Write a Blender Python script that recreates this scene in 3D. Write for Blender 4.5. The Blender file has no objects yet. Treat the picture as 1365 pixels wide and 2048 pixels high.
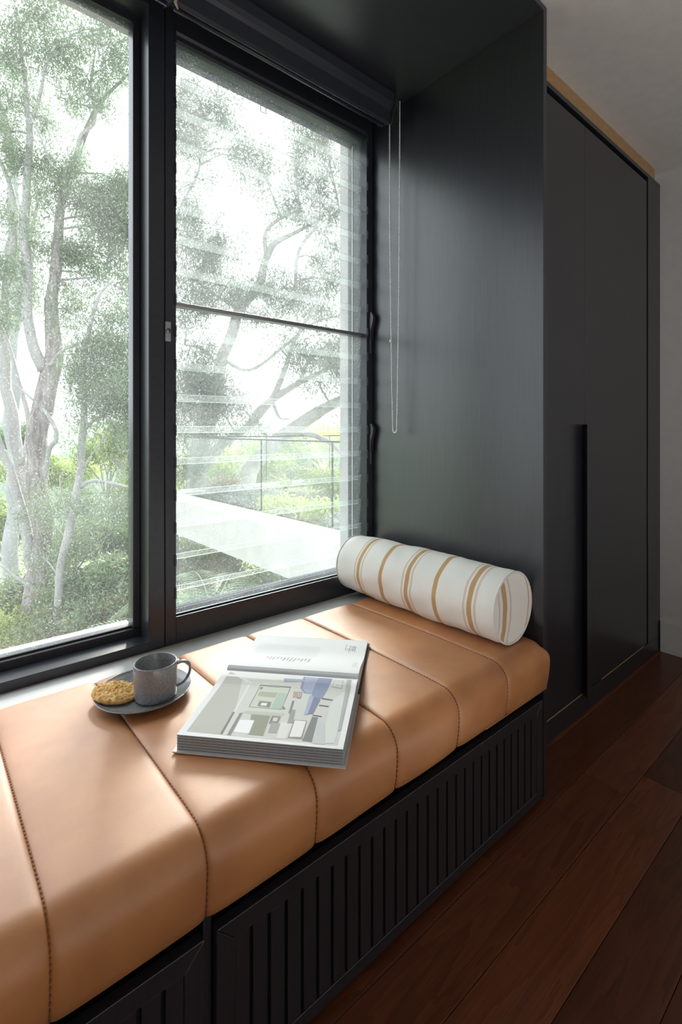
import bpy, bmesh, math, random
import numpy as np
from mathutils import Vector, Matrix, noise
random.seed(7); rng = np.random.default_rng(7)
sc = bpy.context.scene
COL = sc.collection
PI = math.pi
# ------------------------------------------------------------------ camera
H = 1.16
cam = bpy.data.cameras.new('camera'); co = bpy.data.objects.new('camera', cam); COL.objects.link(co)
FPX = 1003.48
cam.sensor_fit = 'AUTO'; cam.sensor_width = 36; cam.lens = 36*FPX/2048
cam.shift_y = -(1024-858)/2048; cam.clip_start = .02; cam.clip_end = 2000
YAW = math.radians(49.3206)
co.location = (0, 0, H); co.rotation_euler = (PI/2, 0, YAW-PI/2)
sc.camera = co
# ------------------------------------------------------------------ light
sc.view_settings.view_transform = 'Standard'; sc.view_settings.look = 'None'
sc.view_settings.gamma = 1; sc.view_settings.use_curve_mapping = False
sc.view_settings.exposure = 0.0
sc.cycles.use_denoising = True
sc.cycles.transparent_max_bounces = 24
sc.cycles.max_bounces = 8; sc.cycles.sample_clamp_indirect = 6
w = bpy.data.worlds.new('sky'); sc.world = w; w.use_nodes = True
nt = w.node_tree; nt.nodes.clear()
out = nt.nodes.new('ShaderNodeOutputWorld'); bg = nt.nodes.new('ShaderNodeBackground')
geo = nt.nodes.new('ShaderNodeNewGeometry'); dot = nt.nodes.new('ShaderNodeVectorMath'); dot.operation = 'DOT_PRODUCT'
SUN = Vector((.50, .86, .50)).normalized()
dot.inputs[1].default_value = -SUN
nt.links.new(geo.outputs['Incoming'], dot.inputs[0])
rmp = nt.nodes.new('ShaderNodeMapRange'); rmp.inputs[1].default_value = -.2; rmp.inputs[2].default_value = 1
rmp.inputs[3].default_value = 2.05; rmp.inputs[4].default_value = 3.7; rmp.interpolation_type = 'SMOOTHSTEP'
nt.links.new(dot.outputs['Value'], rmp.inputs[0]); nt.links.new(rmp.outputs[0], bg.inputs[1])
bg.inputs[0].default_value = (.90, .955, 1, 1)
nt.links.new(bg.outputs[0], out.inputs[0])
def sunlamp():
    l = bpy.data.lights.new('hazy_sun', 'SUN'); l.energy = 12.5; l.angle = math.radians(18); l.color = (1, .95, .86)
    o = bpy.data.objects.new('hazy_sun', l); COL.objects.link(o)
    o.rotation_euler = SUN.to_track_quat('Z', 'Y').to_euler()
sunlamp()
def area(name, loc, tgt, sx, sy, e, col):
    l = bpy.data.lights.new(name, 'AREA'); l.shape = 'RECTANGLE'; l.size = sx; l.size_y = sy; l.energy = e; l.color = col
    o = bpy.data.objects.new(name, l); COL.objects.link(o); o.location = loc
    o.rotation_euler = (Vector(loc)-Vector(tgt)).to_track_quat('Z', 'Y').to_euler()
area('room_back_fill', (-.4, -2.8, .9), (2.2, .6, 2.3), 2.6, 1.5, 17, (1, .98, .97))  # unseen fill panel added behind the camera; the back wall has no opening
area('ceiling_wash_fill', (.9, -1.5, .35), (1.0, -1.45, 2.5), 3.6, 2.4, 28, (1, .965, .94))  # added upward fill that washes the ceiling; no lamp stands here
# ------------------------------------------------------------------ materials
def mat(name, col=(.5,.5,.5), rough=.5, **k):
    m = bpy.data.materials.new(name); m.use_nodes = True
    b = m.node_tree.nodes['Principled BSDF']
    b.inputs['Base Color'].default_value = (*col, 1); b.inputs['Roughness'].default_value = rough
    for a, v in k.items():
        b.inputs[a.replace('_', ' ')].default_value = v
    return m
def N(m, t, **k):
    n = m.node_tree.nodes.new(t)
    for a, v in k.items(): setattr(n, a, v)
    return n
def L(m, a, b): m.node_tree.links.new(a, b)
def B(m): return m.node_tree.nodes['Principled BSDF']
def noisemat(name, c1, c2, rough, scale=(1,1,1), ns=8, detail=4, bump=0, bscale=None, dist=.001, coord='Object', lo=.35, hi=.65, rand=0, **k):
    m = mat(name, c1, rough, **k)
    tc = N(m, 'ShaderNodeTexCoord'); mp = N(m, 'ShaderNodeMapping'); mp.inputs['Scale'].default_value = scale
    L(m, tc.outputs[coord], mp.inputs[0])
    n = N(m, 'ShaderNodeTexNoise'); n.inputs['Scale'].default_value = ns; n.inputs['Detail'].default_value = detail
    L(m, mp.outputs[0], n.inputs['Vector'])
    cr = N(m, 'ShaderNodeValToRGB'); cr.color_ramp.elements[0].position = lo; cr.color_ramp.elements[1].position = hi
    cr.color_ramp.elements[0].color = (*c1, 1); cr.color_ramp.elements[1].color = (*c2, 1)
    L(m, n.outputs[0], cr.inputs[0])
    src = cr.outputs[0]
    if rand:
        oi = N(m, 'ShaderNodeObjectInfo'); mr = N(m, 'ShaderNodeMapRange'); mr.inputs[3].default_value = 1-rand; mr.inputs[4].default_value = 1+rand
        L(m, oi.outputs['Random'], mr.inputs[0]); hs = N(m, 'ShaderNodeHueSaturation'); L(m, src, hs.inputs['Color']); L(m, mr.outputs[0], hs.inputs['Value'])
        src = hs.outputs[0]
        ad = N(m, 'ShaderNodeVectorMath'); ad.operation = 'ADD'; sv = N(m, 'ShaderNodeVectorMath'); sv.operation = 'SCALE'
        sv.inputs[0].default_value = (37, 53, 11); L(m, oi.outputs['Random'], sv.inputs['Scale'])
        L(m, tc.outputs[coord], ad.inputs[0]); L(m, sv.outputs[0], ad.inputs[1]); L(m, ad.outputs[0], mp.inputs[0])
    L(m, src, B(m).inputs['Base Color'])
    if bump:
        n2 = N(m, 'ShaderNodeTexNoise'); n2.inputs['Scale'].default_value = bscale or ns; n2.inputs['Detail'].default_value = 3
        L(m, mp.outputs[0], n2.inputs['Vector'])
        bp = N(m, 'ShaderNodeBump'); bp.inputs['Strength'].default_value = bump; bp.inputs['Distance'].default_value = dist
        L(m, n2.outputs[0], bp.inputs['Height']); L(m, bp.outputs[0], B(m).inputs['Normal'])
    return m
M = {}
M['oak'] = noisemat('black_oak_veneer', (.0135,.0145,.0195), (.026,.0275,.036), .30, (60,60,1.4), 5, 5, .22, 9, .0006, lo=.3, hi=.7)
M['oak'].node_tree.nodes['Principled BSDF'].inputs['Specular IOR Level'].default_value = 1.0
M['oakdark'] = mat('black_recess', (.006,.006,.007), .7)
M['alu'] = noisemat('black_powder_coat', (.026,.030,.040), (.032,.036,.047), .3, (1,1,1), 60, 2, .05, 900, .0002)
M['bluealu'] = noisemat('dusty_blue_grey_frame', (.035,.048,.07), (.07,.085,.115), .7, (1,1,1), 90, 6, lo=.45, hi=.7, Specular_IOR_Level=.1)
M['leather'] = noisemat('tan_leather', (.44,.162,.042), (.58,.23,.062), .54, (1,1,1), 7, 5, .30, 520, .0006, Specular_IOR_Level=1.0)
M['leather'].node_tree.nodes['Principled BSDF'].inputs['Coat Weight'].default_value = .45
M['leather'].node_tree.nodes['Principled BSDF'].inputs['Coat Roughness'].default_value = .55
M['leather'].node_tree.nodes['Principled BSDF'].inputs['Sheen Weight'].default_value = .08
M['leather'].node_tree.nodes['Principled BSDF'].inputs['Sheen Roughness'].default_value = .4
M['thread'] = mat('brown_thread', (.20,.075,.025), .7)
M['fab'] = mat('striped_linen', (.78,.76,.71), .95)
M['piping'] = noisemat('cream_piping', (.74,.71,.65), (.80,.78,.73), .9, ns=300)
M['wall'] = noisemat('white_paint_wall', (.64,.645,.635), (.67,.672,.66), .85, ns=30, bump=.08, bscale=200)
M['ceil'] = noisemat('white_paint_ceiling', (.66,.64,.61), (.70,.68,.65), .9, ns=20, bump=.05, bscale=200)
M['mdf'] = noisemat('raw_mdf_edge', (.42,.26,.12), (.50,.31,.15), .8, ns=60)
M['sill'] = mat('pale_grey_sill', (.60,.61,.60), .45)
M['steel'] = mat('bright_steel', (.88,.88,.88), .4, Metallic=.45)
M['satin'] = mat('satin_silver', (.42,.43,.46), .35, Metallic=.8)
M['conc'] = noisemat('pale_concrete', (.60,.595,.57), (.70,.695,.67), .85, (1,1,1), 3, 8, .2, 60, .003)
M['plaster'] = noisemat('white_render', (.50,.50,.52), (.57,.57,.59), .8, ns=20)
M['ceramic'] = noisemat('speckled_grey_glaze', (.17,.175,.19), (.34,.345,.36), .22, (1,1,1), 520, 3, lo=.42, hi=.62, Coat_Weight=.4)
M['cookie'] = noisemat('oat_biscuit', (.72,.36,.085), (.95,.64,.25), .75, (1,1,1), 110, 5, .8, 260, .0015)
M['page'] = mat('white_page', (.70,.71,.73), .7, Specular_IOR_Level=.25)
M['pagedge'] = mat('page_edge_dark', (.045,.045,.05), .7)
M['cover'] = mat('white_cover_board', (.58,.58,.58), .35)
M['coverblack'] = mat('black_cover_board', (.012,.012,.014), .3)
M['bag'] = mat('tan_fibre', (.5,.4,.28), .9)
def woodfloor():
    m = mat('red_brown_floorboard', (.06,.02,.01), .3)
    tc = N(m,'ShaderNodeTexCoord'); oi = N(m,'ShaderNodeObjectInfo')
    sv = N(m,'ShaderNodeVectorMath', operation='SCALE'); sv.inputs[0].default_value = (31,17,5); L(m, oi.outputs['Random'], sv.inputs['Scale'])
    ad = N(m,'ShaderNodeVectorMath', operation='ADD'); L(m, tc.outputs['Object'], ad.inputs[0]); L(m, sv.outputs[0], ad.inputs[1])
    mp = N(m,'ShaderNodeMapping'); mp.inputs['Scale'].default_value = (1.1,9,1); L(m, ad.outputs[0], mp.inputs[0])
    n = N(m,'ShaderNodeTexNoise'); n.inputs['Scale'].default_value = 1.6; n.inputs['Detail'].default_value = 3; n.inputs['Distortion'].default_value = .6; L(m, mp.outputs[0], n.inputs['Vector'])
    mul = N(m,'ShaderNodeMath', operation='MULTIPLY'); mul.inputs[1].default_value = 6; L(m, n.outputs[0], mul.inputs[0])
    si = N(m,'ShaderNodeMath', operation='FRACT'); L(m, mul.outputs[0], si.inputs[0])
    cr = N(m,'ShaderNodeValToRGB'); e = cr.color_ramp.elements
    e[0].position = 0; e[0].color = (.165,.050,.020,1); e[1].position = 1; e[1].color = (.115,.034,.014,1)
    L(m, si.outputs[0], cr.inputs[0])
    mp2 = N(m,'ShaderNodeMapping'); mp2.inputs['Scale'].default_value = (4,150,1); L(m, ad.outputs[0], mp2.inputs[0])
    n2 = N(m,'ShaderNodeTexNoise'); n2.inputs['Scale'].default_value = 2; n2.inputs['Detail'].default_value = 4; L(m, mp2.outputs[0], n2.inputs['Vector'])
    mr = N(m,'ShaderNodeMapRange'); mr.inputs[3].default_value = .55; mr.inputs[4].default_value = 1.4; L(m, n2.outputs[0], mr.inputs[0])
    mr2 = N(m,'ShaderNodeMapRange'); mr2.inputs[3].default_value = .6; mr2.inputs[4].default_value = 1.35; L(m, oi.outputs['Random'], mr2.inputs[0])
    mm = N(m,'ShaderNodeMath', operation='MULTIPLY'); L(m, mr.outputs[0], mm.inputs[0]); L(m, mr2.outputs[0], mm.inputs[1])
    hs = N(m,'ShaderNodeHueSaturation'); L(m, cr.outputs[0], hs.inputs['Color']); L(m, mm.outputs[0], hs.inputs['Value'])
    L(m, hs.outputs[0], B(m).inputs['Base Color'])
    return m
M['floor'] = woodfloor()
def glassmat(name, dust, gloss=.9, tint=(.965,.975,.98), speck=True):
    m = bpy.data.materials.new(name); m.use_nodes = True; m.node_tree.nodes.clear()
    o = N(m,'ShaderNodeOutputMaterial'); tr = N(m,'ShaderNodeBsdfTransparent'); tr.inputs[0].default_value = (*tint,1)
    gl = N(m,'ShaderNodeBsdfGlossy'); gl.inputs['Roughness'].default_value = .02
    tl = N(m,'ShaderNodeBsdfTranslucent'); tl.inputs[0].default_value = (.9,.92,.93,1)
    ge = N(m,'ShaderNodeNewGeometry'); dt = N(m,'ShaderNodeVectorMath', operation='DOT_PRODUCT'); L(m, ge.outputs['Normal'], dt.inputs[0]); L(m, ge.outputs['Incoming'], dt.inputs[1])
    ab = N(m,'ShaderNodeMath', operation='ABSOLUTE'); L(m, dt.outputs['Value'], ab.inputs[0]); om = N(m,'ShaderNodeMath', operation='SUBTRACT'); om.inputs[0].default_value = 1; L(m, ab.outputs[0], om.inputs[1])
    pw = N(m,'ShaderNodeMath', operation='POWER'); pw.inputs[1].default_value = 5; L(m, om.outputs[0], pw.inputs[0])
    fr = N(m,'ShaderNodeMath', operation='MULTIPLY_ADD'); fr.inputs[1].default_value = .96; fr.inputs[2].default_value = .04; L(m, pw.outputs[0], fr.inputs[0])
    mx = N(m,'ShaderNodeMixShader'); mx2 = N(m,'ShaderNodeMixShader')
    tc = N(m,'ShaderNodeTexCoord'); vo = N(m,'ShaderNodeTexNoise'); vo.inputs['Scale'].default_value = 260; vo.inputs['Detail'].default_value = 2
    L(m, tc.outputs['Object'], vo.inputs['Vector'])
    mr = N(m,'ShaderNodeMapRange'); mr.inputs[1].default_value = .60; mr.inputs[2].default_value = .74; mr.inputs[3].default_value = dust; mr.inputs[4].default_value = min(1, dust+.30)
    n2 = N(m,'ShaderNodeTexNoise'); n2.inputs['Scale'].default_value = 5; n2.inputs['Detail'].default_value = 5; L(m, tc.outputs['Object'], n2.inputs['Vector'])
    L(m, vo.outputs[0], mr.inputs[0])
    mu = N(m,'ShaderNodeMath', operation='MULTIPLY'); L(m, mr.outputs[0], mu.inputs[0]); L(m, n2.outputs[0], mu.inputs[1])
    mu2 = N(m,'ShaderNodeMath', operation='MULTIPLY'); mu2.inputs[1].default_value = 2; L(m, mu.outputs[0], mu2.inputs[0])
    L(m, mu2.outputs[0], mx.inputs[0]); L(m, tr.outputs[0], mx.inputs[1]); L(m, tl.outputs[0], mx.inputs[2])
    fm = N(m,'ShaderNodeMath', operation='MULTIPLY'); fm.inputs[1].default_value = gloss; L(m, fr.outputs[0], fm.inputs[0])
    L(m, fm.outputs[0], mx2.inputs[0]); L(m, mx.outputs[0], mx2.inputs[1]); L(m, gl.outputs[0], mx2.inputs[2])
    L(m, mx2.outputs[0], o.inputs[0])
    return m
M['pane'] = glassmat('dusty_window_glass', .03)
M['louvre'] = glassmat('dusty_louvre_glass', .055, tint=(.97,.99,.985))
M['balglass'] = glassmat('balustrade_glass', .02)
M['glassedge'] = mat('green_glass_edge', (.62,.70,.68), .6, Alpha=.75, Specular_IOR_Level=.2)
def leafmat(name, c1, c2, tl=.45, rough=.5, sc_=1.2):
    m = bpy.data.materials.new(name); m.use_nodes = True; m.node_tree.nodes.clear()
    o = N(m,'ShaderNodeOutputMaterial'); d = N(m,'ShaderNodeBsdfDiffuse'); t = N(m,'ShaderNodeBsdfTranslucent'); g = N(m,'ShaderNodeBsdfGlossy'); g.inputs['Roughness'].default_value = .45
    tc = N(m,'ShaderNodeTexCoord'); n = N(m,'ShaderNodeTexNoise'); n.inputs['Scale'].default_value = sc_; n.inputs['Detail'].default_value = 8; n.inputs['Roughness'].default_value = .75
    L(m, tc.outputs['Object'], n.inputs['Vector'])
    cr = N(m,'ShaderNodeValToRGB'); cr.color_ramp.elements[0].position = .35; cr.color_ramp.elements[1].position = .65
    cr.color_ramp.elements[0].color = (*c1,1); cr.color_ramp.elements[1].color = (*c2,1); L(m, n.outputs[0], cr.inputs[0])
    L(m, cr.outputs[0], d.inputs[0]); L(m, cr.outputs[0], t.inputs[0])
    mx = N(m,'ShaderNodeMixShader'); mx.inputs[0].default_value = tl; L(m, d.outputs[0], mx.inputs[1]); L(m, t.outputs[0], mx.inputs[2])
    mx2 = N(m,'ShaderNodeMixShader'); mx2.inputs[0].default_value = .06; L(m, mx.outputs[0], mx2.inputs[1]); L(m, g.outputs[0], mx2.inputs[2])
    L(m, mx2.outputs[0], o.inputs[0])
    return m
M['euc'] = leafmat('eucalypt_leaf', (.13,.20,.11), (.25,.34,.20))
M['euc2'] = leafmat('grey_eucalypt_leaf', (.15,.19,.15), (.24,.29,.23))
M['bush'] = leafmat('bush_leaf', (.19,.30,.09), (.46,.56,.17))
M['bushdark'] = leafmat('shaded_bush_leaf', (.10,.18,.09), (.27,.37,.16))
M['lime'] = leafmat('lime_leaf', (.42,.52,.16), (.62,.70,.30))
M['silverleaf'] = leafmat('silver_leaf', (.34,.40,.36), (.48,.54,.48))
M['brom'] = leafmat('bromeliad_leaf', (.30,.32,.12), (.40,.26,.16), sc_=6)
M['palm'] = leafmat('palm_leaf', (.30,.42,.28), (.50,.62,.44))
M['agave'] = leafmat('agave_leaf', (.10,.16,.14), (.18,.25,.21))
M['bark'] = noisemat('smooth_grey_bark', (.34,.33,.32), (.52,.51,.50), .85, (1,1,.25), 6, 6, .5, 20, .02, lo=.3, hi=.7)
M['barkred'] = noisemat('peeling_brown_bark', (.20,.165,.155), (.43,.40,.39), .9, (3,3,.5), 5, 6, .8, 12, .04, lo=.35, hi=.65)
M['barkpale'] = noisemat('pale_grey_bark', (.42,.45,.46), (.54,.57,.58), .8, (1,1,.3), 4, 5, .3, 15, .02)
M['soil'] = noisemat('scrub_ground', (.07,.09,.045), (.15,.18,.08), .95, ns=2, detail=8)
M['hill'] = noisemat('hazed_wooded_hill', (.20,.27,.20), (.34,.42,.31), .95, ns=.14, detail=9)  # pale, desaturated green: aerial haze is put into the hill colour
# ------------------------------------------------------------------ helpers
def mk(name, verts, faces, m, parent=None, smooth=False, loc=None):
    me = bpy.data.meshes.new(name)
    me.from_pydata([tuple(v) for v in verts], [], faces); me.materials.append(m)
    if smooth: me.shade_smooth()
    o = bpy.data.objects.new(name, me); COL.objects.link(o)
    if parent: o.parent = parent
    if loc is not None: o.location = loc
    return o
def fromnp(name, V, F, m, parent=None, smooth=False):
    """V (n,3), F (k,4) numpy quads"""
    me = bpy.data.meshes.new(name); n, k = len(V), len(F)
    me.vertices.add(n); me.vertices.foreach_set('co', np.ascontiguousarray(V, dtype=np.float32).ravel())
    me.loops.add(k*4); me.loops.foreach_set('vertex_index', np.ascontiguousarray(F, dtype=np.int32).ravel())
    me.polygons.add(k); me.polygons.foreach_set('loop_start', np.arange(0, k*4, 4, dtype=np.int32)); me.polygons.foreach_set('loop_total', np.full(k, 4, dtype=np.int32))
    me.update(calc_edges=True); me.materials.append(m)
    if smooth: me.shade_smooth()
    o = bpy.data.objects.new(name, me); COL.objects.link(o)
    if parent: o.parent = parent
    return o
def boxbm(bm, x0, x1, y0, y1, z0, z1, bev=0):
    r = bmesh.ops.create_cube(bm, size=1)
    for v in r['verts']:
        v.co = ((x0+x1)/2+v.co.x*(x1-x0), (y0+y1)/2+v.co.y*(y1-y0), (z0+z1)/2+v.co.z*(z1-z0))
    if bev:
        es = list({e for v in r['verts'] for e in v.link_edges})
        bmesh.ops.bevel(bm, geom=es, offset=bev, segments=2, affect='EDGES', profile=.5)
def bmobj(name, bm, m, parent=None, smooth=False):
    me = bpy.data.meshes.new(name); bmesh.ops.recalc_face_normals(bm, faces=bm.faces); bm.to_mesh(me); bm.free(); me.materials.append(m)
    if smooth: me.shade_smooth()
    o = bpy.data.objects.new(name, me); COL.objects.link(o)
    if parent: o.parent = parent
    return o
def box(name, x0, x1, y0, y1, z0, z1, m, parent=None, bev=0):
    bm = bmesh.new(); boxbm(bm, x0, x1, y0, y1, z0, z1, bev)
    return bmobj(name, bm, m, parent)
def boxes(name, lst, m, parent=None, bev=0):
    bm = bmesh.new()
    for b in lst: boxbm(bm, *b, bev)
    return bmobj(name, bm, m, parent)
def thing(name, label, cat, group=None, kind=None):
    o = bpy.data.objects.new(name, None); COL.objects.link(o); o.empty_display_size = .1
    return tag(o, label, cat, group, kind)
def tag(o, label=None, cat=None, group=None, kind=None):
    if label: o['label'] = label
    if cat: o['category'] = cat
    if group: o['group'] = group
    if kind: o['kind'] = kind
    return o
def base(o, loc):
    """move an empty to its base keeping children where they are"""
    loc = Vector(loc)
    for c in o.children: c.location = Vector(c.location)-loc
    o.location = loc
    return o
def prism(name, prof, x0, x1, m, parent=None, smooth=False):
    """profile of (y,z) extruded along x"""
    n = len(prof); V = [(x0, y, z) for y, z in prof]+[(x1, y, z) for y, z in prof]
    Fc = [(i, (i+1) % n, n+(i+1) % n, n+i) for i in range(n)]+[tuple(range(n-1, -1, -1)), tuple(range(n, 2*n))]
    return mk(name, V, Fc, m, parent, smooth)
def tubeverts(pts, rad, k=8, off=0, wob=0):
    pts = [Vector(p) for p in pts]; V = []; Fc = []
    up = Vector((0.31, .17, .93)); prev = None
    for i, p in enumerate(pts):
        d = (pts[min(i+1, len(pts)-1)]-pts[max(i-1, 0)]).normalized()
        a = prev - d*prev.dot(d) if prev else d.orthogonal()
        a.normalize(); prev = a; b = d.cross(a)
        r = rad[i] if hasattr(rad, '__len__') else rad
        for j in range(k):
            t = 2*PI*j/k; rr = r*(1+wob*math.sin(3*t+i*.7)*.5+wob*random.uniform(-.5, .5))
            V.append(p+a*math.cos(t)*rr+b*math.sin(t)*rr)
    n = len(pts)
    for i in range(n-1):
        for j in range(k):
            Fc.append((off+i*k+j, off+i*k+(j+1) % k, off+(i+1)*k+(j+1) % k, off+(i+1)*k+j))
    return V, Fc
def tube(name, pts, rad, m, parent=None, k=8, wob=0, caps=True):
    V, Fc = tubeverts(pts, rad, k, 0, wob)
    if caps: Fc.append(tuple(range(k-1, -1, -1))); Fc.append(tuple(range(len(V)-k, len(V))))
    return mk(name, V, Fc, m, parent, True)
def spline(pts, n=6):
    """catmull-rom over tuples of any length"""
    P = [np.array(p, float) for p in pts]; P = [2*P[0]-P[1]]+P+[2*P[-1]-P[-2]]; out = []
    for i in range(1, len(P)-2):
        for t in np.linspace(0, 1, n, endpoint=False):
            a, b, c, d = P[i-1:i+3]
            out.append(.5*((2*b)+(-a+c)*t+(2*a-5*b+4*c-d)*t*t+(-a+3*b-3*c+d)*t**3))
    out.append(P[-2]); return out
def lathe(name, prof, m, parent=None, n=64, loc=None):
    V = []; Fc = []
    for r, z in prof:
        for j in range(n): t = 2*PI*j/n; V.append((r*math.cos(t), r*math.sin(t), z))
    for i in range(len(prof)-1):
        for j in range(n): Fc.append((i*n+j, i*n+(j+1) % n, (i+1)*n+(j+1) % n, (i+1)*n+j))
    Fc.append(tuple(range(n-1, -1, -1))); Fc.append(tuple(range(len(V)-n, len(V))))
    return mk(name, V, Fc, m, parent, True, loc)
FW = Vector((math.cos(YAW), math.sin(YAW), 0)); RT = Vector((math.sin(YAW), -math.cos(YAW), 0))
def at(u, v, d):
    """world point on the photograph's line of sight (u,v) at distance d along the view axis; used for the far trees"""
    return FW*d+RT*(d*(u-682.5)/FPX)+Vector((0, 0, H+d*(858-v)/FPX))
# ------------------------------------------------------------------ room shell
fl = thing('floor', 'dark red-brown timber floor of long boards', None, kind='structure')
YE = .752; BW = .1385
row = 0; y = YE+BW*2
while y > -1.6:
    x = -1.4-random.uniform(0, .9); row += 1
    while x < 3.02:
        ln = random.uniform(1.3, 2.4); x1 = min(x+ln, 3.02)
        if x1 > -1.4:
            bm = bmesh.new(); boxbm(bm, max(x, -1.6)+.0006, x1-.0006, y-BW+.0006, y-.0006, -.02, 0, .0012)
            o = bmobj('floorboard', bm, M['floor'], fl)
        x = x1
    y -= BW
box('subfloor', -3, 3.1, -3.2, 1.9, -.12, -.022, M['oakdark'], fl)
nb = N(M['floor'], 'ShaderNodeTexNoise')
c = box('ceiling', -3, 3.1, -3.2, 1.75, 2.4975, 2.62, M['ceil']); tag(c, kind='structure')
c = box('wall_right', 2.985, 3.15, -3.2, 1.75, -.05, 2.4975, M['wall']); tag(c, kind='structure')
c = box('wall_left', -3.15, -3, -3.2, 1.75, -.05, 2.4975, M['wall']); tag(c, kind='structure')
c = box('wall_back', -3, 3.1, -3.3, -3.15, -.05, 2.4975, M['wall']); tag(c, kind='structure')
c = box('baseboard_right', 2.968, 2.985, -3.2, .899, 0, .158, M['wall'], None, .002); tag(c, kind='structure')
# exterior wall around the window (white render outside)
c = boxes('wall_window', [(1.485, 3.15, 1.679, 1.735, -3.5, 2.75), (-3.1, 1.485, 1.6685, 1.742, 2.4785, 2.75), (-3.1, .56, 1.672, 1.735, -3.5, .485), (.56, 1.485, 1.702, 1.735, -3.5, .485), (.56, 1.485, 1.679, 1.702, -3.5, .47), (-3.1, -1.3, 1.56, 1.735, .5, 2.445),
    (-3.1, -1.27, .80, .9, -.05, 2.4975)], M['plaster']); tag(c, kind='structure')
# ------------------------------------------------------------------ window 1 : fixed pane
XM0, XM1 = .555, .605      # mullion
w1 = thing('window_1', 'large fixed pane in black aluminium frame', None, kind='structure')
prism('frame_sill', [(1.55,.478),(1.55,.503),(1.553,.505),(1.626,.507),(1.626,.527),(1.628,.529),(1.650,.535),(1.672,.535),(1.672,.478)], -1.25, XM0, M['alu'], w1)
box('outer_ledge', -1.25, XM0, 1.672, 1.76, .485, .515, M['sill'], w1)
prism('frame_head', [(1.55,2.478),(1.55,2.462),(1.626,2.462),(1.626,2.442),(1.668,2.442),(1.668,2.478)], -1.25, XM0, M['alu'], w1)
box('frame_stile', .533, XM0, 1.626, 1.672, .53, 2.4425, M['alu'], w1, .002)
box('frame_stile', -1.25, -1.20, 1.55, 1.672, .505, 2.45, M['alu'], w1, .002)
box('glass_pane', -1.2, .534, 1.644, 1.650, .532, 2.444, M['pane'], w1)
box('glazing_seal', -1.2, .534, 1.638, 1.644, .5315, .5365, M['oakdark'], w1)
box('mullion', XM0, XM1, 1.55, 1.68, .478, 2.478, M['alu'], w1, .003)
# ------------------------------------------------------------------ window 2 : louvres
w2 = thing('window_2', 'black framed louvre window of seventeen glass blades', None, kind='structure')
GX0, GX1 = .646, 1.476
box('frame_stile', XM1+.002, .642, 1.55, 1.62, .478, 2.478, M['alu'], w2, .002)
box('frame_stile', 1.478, 1.5115, 1.55, 1.62, .478, 2.478, M['alu'], w2, .002)
prism('frame_sill', [(1.55,.478),(1.55,.560),(1.552,.562),(1.556,.562),(1.60,.535),(1.62,.535),(1.62,.478)], .642, 1.478, M['alu'], w2)
prism('frame_head', [(1.55,2.478),(1.55,2.425),(1.556,2.418),(1.562,2.418),(1.562,2.408),(1.57,2.402),(1.62,2.402),(1.62,2.478)], .642, 1.478, M['alu'], w2)
box('outer_head', .606, 1.52, 1.622, 1.678, 2.413, 2.478, M['bluealu'], w2)
box('outer_track', 1.484, 1.530, 1.622, 1.678, .50, 2.414, M['alu'], w2)
tube('latch_hook', [(1.02,1.66,2.413),(1.02,1.66,2.378),(1.045,1.66,2.378),(1.045,1.66,2.413)], .0022, M['alu'], w2, 6)
box('outer_bead', 1.4815, 1.4845, 1.645, 1.651, .56, 2.41, M['sill'], w2)
boxes('outer_sill', [(.606, 1.52, 1.622, 1.70, .5, .548), (.606, 1.52, 1.622, 1.632, .548, .562), (.606,1.52,1.655,1.665,.548,.556)], M['bluealu'], w2)
PITCH = .1037; ZR = 1.566
def blade(z0, z1):
    # bottom edge further outside than the top edge
    ya, yb = 1.601, 1.583; t = .006
    bm = bmesh.new()
    vs = [(x, yy, zz) for x in (GX0-.004, GX1+.003) for yy, zz in ((ya, z0), (ya+t, z0+.001), (yb+t, z1), (yb, z1-.001))]
    V = [bm.verts.new(v) for v in vs]
    for f in ((0,1,2,3), (7,6,5,4), (0,4,5,1), (1,5,6,2), (2,6,7,3), (3,7,4,0)): bm.faces.new([V[i] for i in f])
    o = bmobj('louvre_blade', bm, M['louvre'], w2); o.data.materials.append(M['glassedge'])
    for p in o.data.polygons:
        if abs(p.normal.z) > .7: p.material_index = 1
    return o
for k in range(0, 8): blade(ZR+PITCH*k-.004+(.012 if k == 0 else 0), min(ZR+PITCH*(k+1)+.018, 2.404))
for k in range(1, 10): blade(ZR-PITCH*k-.004, ZR-PITCH*(k-1)+(.018 if k > 1 else -.004))
blade(.553, ZR-PITCH*9+.018)
boxes('blade_rail', [(GX0-.003, GX1+.003, 1.578, 1.612, ZR-.008, ZR+.006)], M['satin'], w2, .002)
for k in range(-9, 9):
    z = ZR+PITCH*k
    box('blade_clip', 1.480, 1.4875, 1.546, 1.5502, z-.012, z+.024, M['alu'], w2, .001)
    box('blade_clip', .635, .6415, 1.546, 1.5502, z-.012, z+.024, M['alu'], w2, .001)
def lever(z):
    pr = [(0,0),(.010,.004),(.016,.022),(.014,.045),(.008,.075),(.006,.11),(.007,.118),(0,.118)]
    bm = bmesh.new(); V = []
    for s in (0, 1):
        V.append([bm.verts.new((1.4885+s*.016, 1.549-p[0]*1.6, z-p[1]+.06)) for p in pr])
    n = len(pr)
    for i in range(n): bm.faces.new([V[0][i], V[0][(i+1) % n], V[1][(i+1) % n], V[1][i]])
    bm.faces.new(V[0]); bm.faces.new(V[1][::-1])
    o = bmobj('louvre_lever', bm, M['alu'], w2)
    box('lever_slot', 1.495, 1.499, 1.546, 1.5505, z-.115, z-.058, M['satin'], w2)
lever(1.60); lever(1.125)
lk = thing('sash_lock', 'small silver key lock on the black mullion', 'lock')
box('lock_plate', .6035, .6225, 1.541, 1.5502, 1.434, 1.497, M['satin'], lk, .0025)
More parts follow.
